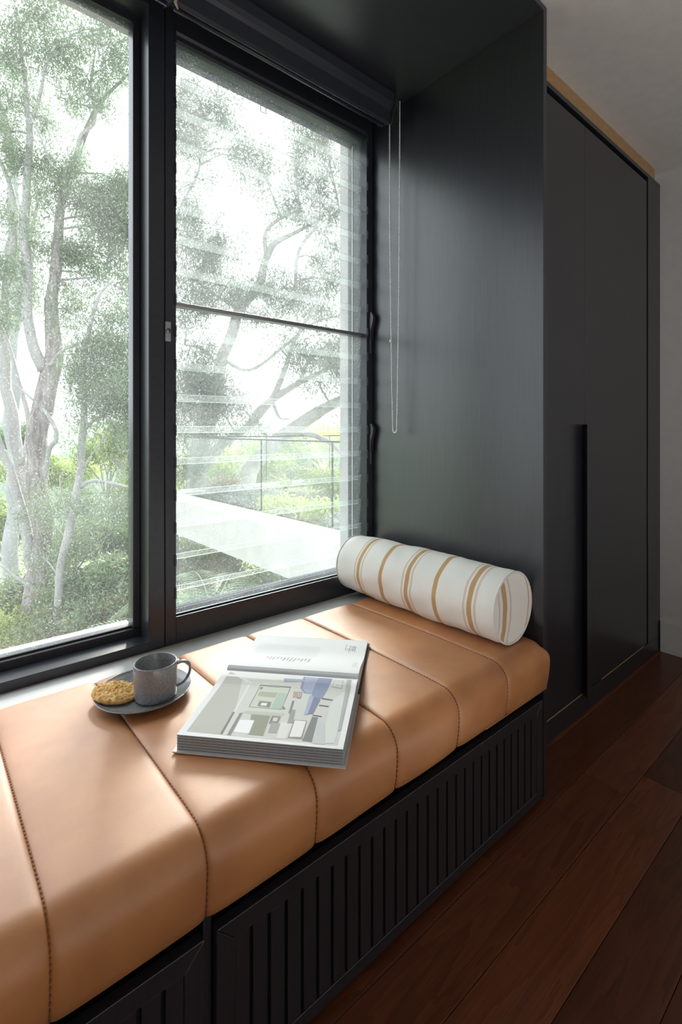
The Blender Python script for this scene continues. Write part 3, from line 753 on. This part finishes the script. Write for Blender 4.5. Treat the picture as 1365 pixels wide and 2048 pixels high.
mk('pull_quote_text', V, Fc, ink((.55,.55,.57)), bk)['kind'] = 'stuff'
V = []; Fc = []
for i in range(4):
    a = .326+i*.0035
    b = HALF+.055
    while b < HALF+.10: dash(a, a+.0006, b, b+.004); b += .006
for r in ((.288,.318,.205,.2062),(.288,.289,.205,.245),(.302,.320,.225,.2262),(.300,.301,.19,.236),(.310,.311,.20,.236),(.316,.3172,.196,.232),(.292,.318,.214,.2150),(.305,.312,.207,.208),(.296,.316,.232,.233)): dash(r[0], r[1], HALF+r[2], HALF+r[3])
mk('plan_drawing', V, Fc, ink((.30,.30,.32)), bk)['kind'] = 'stuff'
# ------------------------------------------------------------------ balcony and garden outside
bw = box('balcony_wall', 3.18, 3.60, 1.75, 8.85, -.5, .04, M['conc'], None, .006)
tag(bw, 'thick white concrete balcony edge running out from the house', 'balcony')
bw2 = box('balcony_wall', 3.60, 16, 8.46, 8.85, -.5, .04, M['conc'], None, .006)
tag(bw2, 'white concrete balcony edge at the far side of the roof garden', 'balcony')
gb = box('garden_bed', 3.601, 16, 1.75, 8.459, -.35, -.03, M['soil']); tag(gb, 'planted roof garden bed behind the concrete edge', 'garden bed')
gp = box('garden_path', 4.6, 9.5, 4.2, 5.4, -.0295, -.005, M['conc']); tag(gp, 'pale paved strip across the roof garden bed', 'path')
bs = thing('glass_balustrade', 'frameless glass balustrade with thin dark rail on the balcony edge', 'balustrade')
M['rail'] = mat('dark_grey_rail', (.035,.04,.045), .45)
box('handrail', 3.63, 3.67, 1.76, 8.42, 1.005, 1.028, M['rail'], bs, .004)
box('handrail', 3.672, 15, 8.38, 8.42, 1.005, 1.028, M['rail'], bs, .004)
for y0, y1 in ((1.8,3.0),(3.012,4.39),(4.402,5.93-.02),(5.93,8.37)):
    box('glass_panel', 3.645, 3.655, y0, y1, .045, 1.004, M['balglass'], bs)
for y0 in (3.006, 4.396, 5.92): box('panel_post', 3.641, 3.659, y0-.006, y0+.006, .041, 1.004, M['rail'], bs)
for i in range(7):
    x0 = 3.70+i*1.6; box('glass_panel', x0, x0+1.585, 8.395, 8.405, .045, 1.004, M['balglass'], bs)
    if i: box('panel_post', x0-.012, x0-.003, 8.392, 8.408, .041, 1.004, M['rail'], bs)
po = box('support_column', 3.30, 3.50, 8.35, 8.55, -6, -.502, M['bluealu']); tag(po, 'slim dark grey column under the concrete balcony corner', 'column')
# ---- foliage builders
def leaves(cl, leafL=.11, leafW=.017, droop=.75, per=14, spread=.13, seedn=0):
    """cl: list of (centre, (rx,ry,rz), n) -> V,F of leaf quads"""
    Vs = []
    for c, r, n in cl:
        ns = max(1, n//per)
        d = rng.normal(size=(ns, 3)); d /= np.linalg.norm(d, axis=1)[:, None]
        p = d*(rng.random((ns, 1))**.42)*np.array(r)+np.array(c)
        p = np.repeat(p, per, 0)+rng.normal(size=(ns*per, 3))*np.array([spread*.8, spread*.8, spread])
        dr = np.repeat(rng.normal(size=(ns, 3))*.5, per, 0)+rng.normal(size=(ns*per, 3))*.55; dr[:, 2] -= droop
        dr /= np.linalg.norm(dr, axis=1)[:, None]
        sd = np.cross(dr, rng.normal(size=dr.shape)); sd /= np.linalg.norm(sd, axis=1)[:, None]
        ll = leafL*rng.uniform(.6, 1.35, (len(p), 1)); lw = leafW*rng.uniform(.7, 1.3, (len(p), 1))
        Vs.append(np.stack([p-dr*ll*.5, p-dr*ll*.08+sd*lw*.5, p+dr*ll*.5, p-dr*ll*.08-sd*lw*.5], 1).reshape(-1, 3))
    V = np.concatenate(Vs); Fq = np.arange(len(V)).reshape(-1, 4); return V, Fq
def tree(name, label, branches, clusters, leafm, barkm, dens=1.0, leafL=.105, leafW=.020, twigr=.016, trunkk=12, group='eucalypts outside the window', twigs=True):
    """branches: lists of (u,v,d,radius); clusters: (u,v,d,ru_px,rv_px[,dens])"""
    t = thing(name, label, 'tree', group)
    allp = []
    for bi, br in enumerate(branches):
        q = spline([(*at(u, v, d), r) for u, v, d, r in br], 5)
        pts = [Vector(p[:3]) for p in q]; rad = [max(.004, p[3]) for p in q]
        for i, p in enumerate(pts):
            s = max(rad[i], .02); pts[i] = p+Vector((noise.noise(p*1.3), noise.noise(p*1.3+Vector((9,0,0))), 0))*s*.8
        tube('trunk' if bi == 0 else 'branch', pts, rad, barkm[bi] if isinstance(barkm, dict) and bi in barkm else (barkm['d'] if isinstance(barkm, dict) else barkm), t, trunkk if bi == 0 else 7, .10)
        allp += [(p, r) for p, r in zip(pts, rad)]
    cl = []; TV = []; TF = []
    for c in clusters:
        u, v, d, ru, rv = c[:5]; k = c[5] if len(c) > 5 else 1
        cc = at(u, v, d); sx = ru/FPX*d; sz = rv/FPX*d
        n = int(4300*dens*k*(ru/45)*(rv/45)*(.4+.06*d*.6)); cl.append((cc, (sx, max(sx, .5), sz), int(n*.46)))
        for _ in range(6):
            o_ = Vector((random.gauss(0, 1)*sx*1.15, random.gauss(0, 1)*sx*1.15, random.gauss(0, 1)*sz))
            cl.append((cc+o_, (sx*.45, max(sx*.45, .2), sz*.4), int(n*.12)))
        if twigs:
            near = min(allp, key=lambda q: (q[0]-cc).length)[0]
            mid = near.lerp(cc, .5)+Vector((0, 0, .12*(cc-near).length))+Vector((random.uniform(-.1,.1), random.uniform(-.1,.1), 0))
            V_, F_ = tubeverts([near, near.lerp(mid, .6), mid, mid.lerp(cc, .6), cc], [twigr*1.6, twigr*1.3, twigr, twigr*.7, twigr*.4], 5, len(TV)); TV += V_; TF += F_
            for _ in range(8):
                e = cc+Vector((random.uniform(-1,1)*sx, random.uniform(-1,1)*sx, random.uniform(-1,1)*sz))*.85
                s0 = mid.lerp(cc, random.uniform(.2, .9)); V_, F_ = tubeverts([s0, s0.lerp(e, .5)+Vector((0,0,.04)), e], [twigr*.6, twigr*.45, twigr*.25], 4, len(TV)); TV += V_; TF += F_
    if TV:
        tw = mk('twigs', TV, TF, barkm['d'] if isinstance(barkm, dict) else barkm, t, True); tw['kind'] = 'stuff'
    V_, F_ = leaves(cl, leafL, leafW)
    f = fromnp('foliage', V_, F_, leafm, t); f['kind'] = 'stuff'
    b0 = at(*branches[0][0][:3]); base(t, b0)
    return t
# main multi-trunk eucalypt, left window
T1 = [
 [(90,1560,9.2,.29),(84,1300,9.2,.27),(82,1190,9.2,.22),(84,1080,9.2,.15),(82,960,9.2,.165),(80,860,9.2,.175),(98,760,9.3,0.173),(104,690,9.4,0.144),(106,600,9.5,0.108),(112,500,9.6,0.094),(125,400,9.8,0.079),(150,310,10,0.065),(182,240,10.2,0.050),(215,190,10.4,0.036),(255,150,10.6,0.022)],
 [(86,740,9.3,0.115),(66,690,9.3,0.101),(56,600,9.4,0.094),(52,480,9.5,0.086),(58,350,9.6,0.072),(60,250,9.7,0.058),(48,150,9.8,0.043),(36,40,9.9,0.029),(25,-60,10,0.014)],
 [(78,1170,9.2,0.122),(58,1090,9.15,0.101),(38,1010,9.1,0.086),(18,940,9.0,0.072),(-10,860,9,0.065)],
 [(60,1120,9.3,0.086),(50,1000,9.4,0.108),(34,900,9.5,0.108),(18,780,9.6,0.101),(6,680,9.6,0.094),(14,560,9.7,0.079),(30,470,9.8,0.072),(22,380,9.9,0.050),(-10,300,10,0.036)],
 [(94,960,9.1,0.036),(98,900,9.0,0.043),(112,880,9,0.040),(110,855,9,0.036),(88,820,9.1,0.032),(55,790,9.2,0.022),(30,770,9.2,0.014)],
 [(100,730,9.2,0.036),(120,705,9.1,0.032),(150,690,9,0.029),(200,680,9,0.022),(262,668,9,0.014)],
 [(60,260,9.7,0.036),(80,190,9.6,0.032),(90,140,9.6,0.029),(110,90,9.6,0.022)],
 [(56,220,9.6,0.025),(75,260,9.5,0.022),(95,310,9.5,0.014),(108,340,9.5,0.009)],
 [(150,310,10,0.043),(160,270,10,0.036),(190,240,10,0.029),(184,170,10,0.022),(196,60,10,0.014)],
 [(78,1200,9.1,0.043),(88,1190,9,0.043),(125,1205,8.8,0.032),(150,1250,8.7,0.022),(190,1250,8.6,0.014),(230,1290,8.5,0.009)],
 [(90,1180,9,0.022),(130,1150,8.9,0.018),(180,1100,8.8,0.013),(240,1050,8.8,0.007)],
 [(82,1185,9.0,0.036),(50,1165,8.9,0.036),(25,1150,8.9,0.022),(0,1130,8.9,0.014)],
 [(40,930,9.4,0.043),(60,860,9.4,0.050),(48,800,9.4,0.043),(20,700,9.4,0.036),(-5,640,9.4,0.036)],
]
C1 = [(30,60,9.7,45,25),(90,40,9.8,45,22,.7),(18,130,9.6,30,30),(60,110,9.6,30,22,.7),(115,100,9.9,30,30),(140,140,10,25,20),(155,60,10,40,30,.6),(200,90,10,40,26,.7),(240,50,10.2,30,24,.6),(240,120,10.2,28,26),(215,150,10,26,18,.8),(175,190,10,26,24),(140,205,9.8,30,20),(20,205,9.6,28,26),(70,200,9.7,22,24,.7),(12,270,9.6,30,30),(38,320,9.6,26,24),(95,250,9.8,22,18,.6),(100,330,9.8,34,26),(130,360,9.8,28,22),(205,385,9.9,36,34,1.5),(245,370,10,30,30,1.4),(180,420,9.8,30,26,1.3),(235,440,9.9,34,36,1.7),(200,460,9.8,28,24,1.3),(115,385,9.7,22,14),(75,490,9.7,28,18,1.1),(120,500,9.7,28,22,1.2),(165,510,9.7,26,22,1.3),(225,520,9.9,34,30,1.2),(180,560,9.8,24,22,.8),(250,580,10,20,40,.8),(20,540,9.6,28,34,1.2),(45,600,9.6,26,22),(15,640,9.5,20,26,.9),(130,575,9.8,22,20,.6),(140,620,9.6,30,24,.9),(30,440,9.6,24,22,.7)]
tree('eucalyptus_tree', 'tall multi-trunk gum tree nearest the large pane, brown peeling base', T1, C1, M['euc'], {'d': M['bark'], 0: M['barkred']}, 1.0)
for ch in [o for o in bpy.data.objects if o.name.startswith('eucalyptus_tree')][0].children: pass
T2 = [[(26,1500,11.5,.20),(27,1150,11.5,.17),(25,980,11.5,.155),(22,850,11.5,.15),(26,700,11.5,.14),(30,560,11.6,.17),(28,420,11.6,.13),(10,260,11.7,.1),(-15,150,11.7,.06)],
      [(26,640,11.5,.10),(45,560,11.5,.08),(60,480,11.6,.06),(75,400,11.7,.04)]]
C2 = [(5,420,11.6,30,26,.8),(60,430,11.7,24,20,.7),(8,500,11.6,26,22,.8),(80,390,11.7,22,16,.6)]
tree('eucalyptus_tree', 'smooth pale grey gum trunk left of the brown-based tree', T2, C2, M['euc2'], M['barkpale'], .8)
T3 = [[(85,1560,8.0,0.062),(98,1350,8.0,0.062),(118,1180,8.0,0.059),(135,1080,8.0,0.062),(150,1000,8.0,0.062),(158,940,8.0,0.056),(164,860,8.0,0.053),(166,780,8.0,0.046),(170,710,8.0,0.037),(185,640,8.05,0.031),(200,590,8.1,0.025),(225,560,8.1,0.015)],
      [(166,860,8,0.031),(185,842,7.9,0.028),(205,830,7.9,0.019),(230,800,7.9,0.012)],
      [(160,975,8,0.031),(180,962,7.9,0.028),(215,965,7.9,0.022),(258,975,7.9,0.019)],
      [(162,940,8,0.015),(190,900,7.8,0.012),(225,850,7.8,0.009)],
      [(135,1040,8,0.012),(120,960,8.2,0.009),(140,930,8.2,0.007)]]
C3 = [(225,640,8.1,32,24,1.2),(200,690,8.0,32,30,1.5),(240,700,8.1,26,34,1.6),(165,740,8.0,26,30,1.3),(215,750,8.0,34,34,1.7),(245,790,8.0,24,34,1.7),(175,800,8.0,24,28,1.4),(215,820,7.9,34,26,1.5),(150,840,7.95,16,18,.8),(248,860,7.9,18,30,1.2),(190,870,7.9,24,16,.7),(150,700,8,14,18,.6),
      (120,1010,8.5,40,20,1.2),(190,1005,8.3,50,22,1.3),(240,1015,8.2,28,22,1.2),(120,1060,8.5,34,18,.8),(90,1120,8.6,24,18,.9),(140,1090,8.4,30,20,1)]
tree('eucalyptus_tree', 'slender young gum tree with drooping leaves near the right edge of the large pane', T3, C3, M['euc'], M['bark'], 1.0, .10, .014, .009)
# trees seen through the louvres
T4 = [[(395,1300,11,0.150),(392,1000,11,0.150),(410,900,11,0.143),(430,800,11,0.135),(442,730,11,0.128),(458,680,11,0.120),(480,620,11.1,0.105),(520,570,11.2,0.098),(536,520,11.3,0.083),(548,490,11.3,0.068),(580,470,11.4,0.045),(640,440,11.5,0.022)],
      [(536,520,11.3,0.053),(530,470,11.3,0.045),(555,440,11.3,0.038),(600,420,11.3,0.022)],
      [(446,720,11,0.045),(500,740,11,0.038),(560,700,11,0.030),(620,650,11,0.022),(680,630,11,0.015)],
      [(590,580,11.3,0.038),(600,500,11.3,0.038),(640,450,11.3,0.026),(680,420,11.3,0.015)],
      [(480,620,11.1,0.038),(430,590,11,0.030),(390,560,11,0.022)],
      [(440,740,11,0.038),(410,700,11,0.030),(370,690,11,0.022)],
      [(380,230,11,0.015),(400,330,11,0.022),(360,420,11,0.030),(330,520,11,0.045)]]
C4 = [(375,190,11,30,26,1),(420,215,11,30,26,1.2),(440,250,11,18,24,1.1),(385,250,11,34,26,1.2),(370,290,11,26,30,1),(410,310,11,22,24,1),(500,320,11,28,26,1.1),(530,350,11,22,20,1.1),(480,300,11,18,16,.8),(375,370,11,22,22,.6),
      (375,440,11,34,26,1.1),(380,500,11,38,26,1.5),(430,500,11,26,24,1.3),(405,545,11,44,22,1.5),(455,570,11,34,20,1.3),(390,590,11,34,22,1.2),(370,640,11,26,30,1),(420,620,11,26,22,1),(470,600,11,30,18,1.1),
      (600,270,11.4,30,24,1.1),(645,270,11.4,30,26,1),(600,320,11.4,26,24,1),(660,330,11.4,28,30,1),(640,380,11.4,36,26,1.2),(590,400,11.4,28,24,1),(670,430,11.4,24,26,1.1),(610,440,11.4,34,20,1.1),(560,430,11.4,24,18,.8),
      (560,580,11.2,34,22,1.3),(520,560,11.2,24,16,1),(610,570,11.2,36,22,1.2),(660,560,11.3,30,24,1.1),(580,620,11.2,34,18,1),(640,620,11.2,34,20,1.1),(670,500,11.3,20,22,.7),(520,640,11,30,18,.8),(640,520,11.3,24,16,.7)]
tree('eucalyptus_tree', 'large gum tree with spreading crown behind the upper louvres', T4, C4, M['euc2'], M['bark'], 1.0)
T5 = [[(380,1330,10.5,.22),(420,1160,10.5,.21),(445,1080,10.5,.20),(478,1000,10.5,.19),(505,940,10.5,.17),(545,895,10.5,.16),(585,862,10.5,.15),(612,838,10.5,.14),(650,818,10.5,.12),(690,796,10.5,.10),(740,770,10.5,.08)],
      [(585,862,10.5,.07),(630,872,10.4,.06),(665,890,10.4,.04),(700,930,10.4,.03)],
      [(500,850,10.8,.09),(520,822,10.8,.09),(560,790,10.8,.08),(600,765,10.8,.07),(650,740,10.8,.05),(700,700,10.8,.03)],
      [(360,1000,10.8,.13),(420,920,10.8,.12),(460,880,10.8,.11),(500,850,10.8,.09),(545,800,10.8,.07),(570,740,10.8,.06),(590,680,10.8,.04),(640,600,10.8,.03)],
      [(600,765,10.8,.04),(620,720,10.8,.035),(660,690,10.8,.025),(690,690,10.8,.02)],
      [(545,800,10.8,.04),(560,835,10.8,.03),(580,838,10.8,.015)],
      [(385,1020,10.9,.09),(388,930,10.9,.10),(400,850,10.9,.10),(420,780,10.9,.09),(450,740,10.9,.07)]]
C5 = [(375,740,10,26,26,1.2),(410,760,10,30,28,1.5),(445,770,10,22,24,1.2),(380,800,10,30,28,1.6),(425,815,10,34,26,1.5),(470,820,10,22,18,1),(375,870,10,28,24,1.3),(430,870,10,30,14,.8),(400,700,10,28,18,.9),(375,940,10,24,30,1.2),(420,925,10,20,14,.5),
      (610,700,9.9,28,22,1.1),(650,710,9.9,30,24,1.2),(680,740,9.9,22,24,1.1),(640,760,9.9,26,20,1),(590,730,9.9,20,16,.7),(680,680,9.9,22,18,.9),(560,700,9.9,18,14,.5),(690,790,9.7,22,18,.8),(460,960,10,20,16,.6)]
tree('eucalyptus_tree', 'leaning gum tree with a thick limb crossing above the balustrade', T5, C5, M['euc2'], M['bark'], 1.0)
# ---- undergrowth bushes
def bush(u, v, d, ru, rv, m, label, dens=1.0, leafL=.10, leafW=.03, down=0):
    t = thing('bush', label, 'bush', 'undergrowth bushes below the trees')
    c = at(u, v, d); sx, sz = ru/FPX*d, rv/FPX*d
    cl = []
    for i in range(14):
        dd = Vector((random.gauss(0,1), random.gauss(0,1), abs(random.gauss(0,1)))).normalized()
        cl.append((c+Vector((dd.x*sx*.72, dd.y*sx*.72, dd.z*sz*.7)), (sx*.42, sx*.42, sz*.38), int(330*dens)))
    V_, F_ = leaves(cl, leafL, leafW, .25, 10, .10)
    f = fromnp('foliage', V_, F_, m, t); f['kind'] = 'stuff'
    TV = []; TF = []
    for i in range(9):
        e = cl[i][0]; b = c-Vector((0, 0, sz*1.1)); V_, F_ = tubeverts([b, b.lerp(e, .5)+Vector((random.uniform(-.2,.2), 0, 0)), e], [.035, .022, .008], 5, len(TV)); TV += V_; TF += F_
    s = mk('stems', TV, TF, M['bark'], t, True); s['kind'] = 'stuff'
    base(t, c-Vector((0, 0, sz)))
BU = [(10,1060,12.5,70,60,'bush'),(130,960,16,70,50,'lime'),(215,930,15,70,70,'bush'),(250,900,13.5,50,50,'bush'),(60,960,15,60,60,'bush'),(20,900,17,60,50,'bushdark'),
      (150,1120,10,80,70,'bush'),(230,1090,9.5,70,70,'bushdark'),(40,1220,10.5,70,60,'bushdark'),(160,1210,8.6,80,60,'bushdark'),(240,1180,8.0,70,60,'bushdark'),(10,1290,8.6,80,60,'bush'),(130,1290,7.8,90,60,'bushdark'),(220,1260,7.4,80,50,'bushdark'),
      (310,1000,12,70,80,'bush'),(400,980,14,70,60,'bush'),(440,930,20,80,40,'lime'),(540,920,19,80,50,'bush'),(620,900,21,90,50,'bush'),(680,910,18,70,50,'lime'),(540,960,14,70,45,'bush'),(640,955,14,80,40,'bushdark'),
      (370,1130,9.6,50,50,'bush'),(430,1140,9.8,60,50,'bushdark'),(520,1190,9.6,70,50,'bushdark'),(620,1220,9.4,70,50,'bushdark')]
BN = ['yellow-green bush at the left picture edge behind the pale gum trunk', 'lime bush glowing between the main trunk and the slender gum', 'yellow-green bush behind the slender gum trunk', 'yellow-green bush at the right edge of the large pane', 'yellow-green bush directly behind the main brown trunk',
 'dark bush far back at the left picture edge near the horizon', 'leafy green bush in front of the slender gum, middle of the large pane', 'dark bush at the right side of the large pane, halfway down', 'dark bush at the foot of the pale gum trunk', 'dark bush right of the brown peeling trunk base',
 'dark bush low at the right edge of the large pane', 'green bush in the bottom left corner of the large pane', 'dark bush along the bottom edge of the large pane, middle', 'dark nearest bush at the bottom right corner of the large pane', 'green bush hidden partly by the window mullion', 'green bush behind the bromeliad and balustrade corner',
 'lime treetop just under the horizon behind the louvres, left', 'green treetop under the horizon at the middle of the louvres', 'green treetop under the horizon right of the leaning limb', 'lime treetop at the right end of the louvres', 'green bush beyond the first balustrade post', 'dark bush beyond the far glass balustrade',
 'green bush under the balcony at the left end of the louvres', 'low green bush under the balcony beside the grey column', 'dark bush beneath the balcony among the palms, middle', 'dark bush beneath the balcony at the lower right of the louvres']
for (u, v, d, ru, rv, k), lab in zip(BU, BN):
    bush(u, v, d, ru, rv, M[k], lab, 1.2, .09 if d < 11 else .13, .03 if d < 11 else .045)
# ---- palms under the balcony
def frond(base_, tip, arch, m, parent, nl=26, ll=.34, lw=.016):
    base_, tip = Vector(base_), Vector(tip); mid = base_.lerp(tip, .5)+Vector((0, 0, arch))
    pts = [base_*(1-t)**2+mid*2*t*(1-t)+tip*t*t for t in np.linspace(0, 1, 14)]
    V, Fc = tubeverts(pts, [.012*(1-i/16) for i in range(14)], 5)
    for i in range(nl):
        t = .12+.86*i/nl; p = base_*(1-t)**2+mid*2*t*(1-t)+tip*t*t
        d = (2*(1-t)*(mid-base_)+2*t*(tip-mid)).normalized(); s = d.cross(Vector((0, 0, 1))).normalized()
        L_ = ll*math.sin(PI*(.12+.8*t))**.7
        for sg in (-1, 1):
            e = p+s*sg*L_*.85+d*L_*.5+Vector((0, 0, -.22*L_)); o = len(V); q = d*lw*.5
            m1 = p.lerp(e, .45)+Vector((0, 0, .02))
            V += [p, m1+q, e, m1-q]; Fc.append((o, o+1, o+2, o+3))
    return mk('frond', V, Fc, m, parent)
def palm(u, v, d, n, L_, label, m='palm', ang0=0, up=.5):
    t = thing('palm', label, 'palm', 'palms under the balcony'); c = at(u, v, d)
    tube('trunk', [c-Vector((0, 0, 1.6)), c-Vector((0,0,.8)), c], [.11, .10, .08], M['barkred'], t, 10, .1)
    for i in range(n):
        a = ang0+2*PI*i/n+random.uniform(-.15, .15); e = random.uniform(.0, up)
        frond(c, c+Vector((math.cos(a), math.sin(a), e-.25))*L_*random.uniform(.85, 1.1), .5*L_, M[m], t)
    base(t, c-Vector((0, 0, 1.6)))
palm(430,1245,5.7,14,1.25,'feathery green palm directly below the concrete balcony edge')
palm(560,1290,5.9,14,1.2,'feathery palm further right under the balcony',ang0=.3)
palm(350,1290,5.2,12,1.1,'low feathery palm at the lower left of the louvres',ang0=.6)
# ---- roof garden plants
def rosette(name, label, c, n, L_, W_, m, rise=.9, cat='plant', group='roof garden plants', curl=.3, part='leaf_blade'):
    t = thing(name, label, cat, group); c = Vector(c)
    for i in range(n):
        a = i*2.399+random.uniform(-.1, .1); q = (i+.5)/n; el = (1-q)*.35+q*rise
        d = Vector((math.cos(a)*math.cos(el), math.sin(a)*math.cos(el), math.sin(el))); s = d.cross(Vector((0, 0, 1))).normalized(); L2 = L_*random.uniform(.8, 1.1)
        V = []; Fc = []
        for j in range(6):
            tt = j/5; p = c+d*L2*tt+Vector((0, 0, -curl*L2*tt**3)); wj = W_*(.7+.5*math.sin(PI*tt))*(1-tt**4*.97)
            V += [p-s*wj*.5+Vector((0,0,.12*wj)), p, p+s*wj*.5+Vector((0,0,.12*wj))]
        for j in range(5): Fc += [(3*j, 3*j+1, 3*j+4, 3*j+3), (3*j+1, 3*j+2, 3*j+5, 3*j+4)]
        mk(part, V, Fc, m, t, True)
    base(t, c)
def mound(name, label, c, r, h, m, n=1600, leafL=.07, leafW=.03, droop=.0):
    t = thing(name, label, 'plant', 'roof garden plants'); c = Vector(c)
    cl = [(c+Vector((random.uniform(-.6,.6)*r[0], random.uniform(-.6,.6)*r[1], random.uniform(.2,.7)*h)), (r[0]*.45, r[1]*.45, h*.4), n//9) for _ in range(9)]
    V_, F_ = leaves(cl, leafL, leafW, droop, 8, .05); f = fromnp('foliage', V_, F_, m, t); f['kind'] = 'stuff'
    s = tube('stem', [c, c+Vector((0,0,h*.5))], [.02,.008], M['bark'], t, 6)
    base(t, c)
rosette('bromeliad', 'large upright bronze-green bromeliad behind the balustrade corner', (4.06,7.66,.12), 22, .50, .085, M['brom'], 1.15)
rosette('grass_tuft', 'tall lime grass tuft beyond the glass, left one', (7.43,9.3,.0), 44, .75, .03, M['lime'], 1.4)
rosette('grass_tuft', 'tall lime grass tuft beyond the glass, nearest the window edge', (8.1,9.0,.0), 40, .7, .03, M['lime'], 1.4)
rosette('fern', 'broad green fern between bromeliad and grass tufts', (5.4,7.9,.0), 26, .6, .06, M['bush'], .9)
mound('silver_shrub', 'silvery shrub under the bromeliad', (4.12,7.9,-.03), (.42,.6), .28, M['silverleaf'])
mound('silver_shrub', 'silvery shrub right of the bromeliad in front of the first post', (4.15,6.9,-.03), (.42,.5), .25, M['silverleaf'])
rosette('aloe', 'small bright aloe beside the bromeliad', (4.10,7.2,-.03), 16, .26, .04, M['lime'], .9)
rosette('agave', 'dark spiky agave behind the second glass panel', (4.12,6.35,-.03), 24, .34, .04, M['agave'], 1.0)
rosette('agave', 'grey-green spiky agave nearest the window on the bed', (4.05,4.65,-.03), 24, .34, .045, M['agave'], 1.0)
mound('groundcover', 'bright lime mat of succulents along the concrete edge', (4.02,5.65,-.03), (.42,.85), .22, M['lime'], 3600, .05, .03)
mound('groundcover', 'lime succulents beside the paved strip', (4.3,5.0,-.03), (.4,.6), .18, M['lime'], 2000, .05, .03)
mound('groundcover', 'fine pale green mat nearest the window wall', (3.95,4.3,-.03), (.35,.7), .12, M['silverleaf'], 1800, .05, .02)
mound('low_shrub', 'green and russet shrub behind the paved strip', (5.6,6.9,-.03), (.8,.8), .42, M['bush'], 3600, .06, .03)
mound('low_shrub', 'wide olive shrub at the back of the bed', (6.9,7.4,-.03), (1.0,.8), .45, M['bush'], 3600, .06, .03)
mound('low_shrub', 'dark low shrub at the right of the bed', (6.2,5.9,-.03), (.8,.6), .30, M['bushdark'], 2600, .06, .03)
# ---- ground and far hills
def ground():
    V = []; Fc = []; nx, ny = 40, 40
    for i in range(nx+1):
        for j in range(ny+1):
            x = -60+i*4.0; y_ = 1.8+ (j/ny)**2*260
            z = -5.2-y_*.07+1.2*noise.noise(Vector((x*.05, y_*.05, 0)))
            V.append((x, y_, z))
    for i in range(nx):
        for j in range(ny): a = i*(ny+1)+j; Fc.append((a, a+ny+1, a+ny+2, a+1))
    o = mk('valley_ground', V, Fc, M['soil'], None, True); tag(o, kind='structure')
    for nm, R0, top_, seed in (('hill_near', 70, -4.0, 1), ('hill_far', 170, 3.2, 5)):
        V = []; Fc = []; n = 160
        for i in range(n+1):
            a = math.radians(-5+i*150/n); dv = Vector((math.cos(a), math.sin(a), 0))
            zt = top_+noise.noise(Vector((i*.10, seed, 0)))*R0*.02+noise.noise(Vector((i*.6, seed, 3)))*R0*.006
            for j in range(7):
                q = j/6; r = R0*(.62+.38*q); z = -26+(zt+26)*(q**.6)+noise.noise(Vector((i*.8, j*1.7, seed)))*R0*.008
                V.append((dv.x*r, dv.y*r, z))
        for i in range(n):
            for j in range(6): a = i*7+j; Fc.append((a, a+7, a+8, a+1))
        o = mk(nm, V, Fc, M['hill'], None, True); tag(o, kind='structure')
ground()
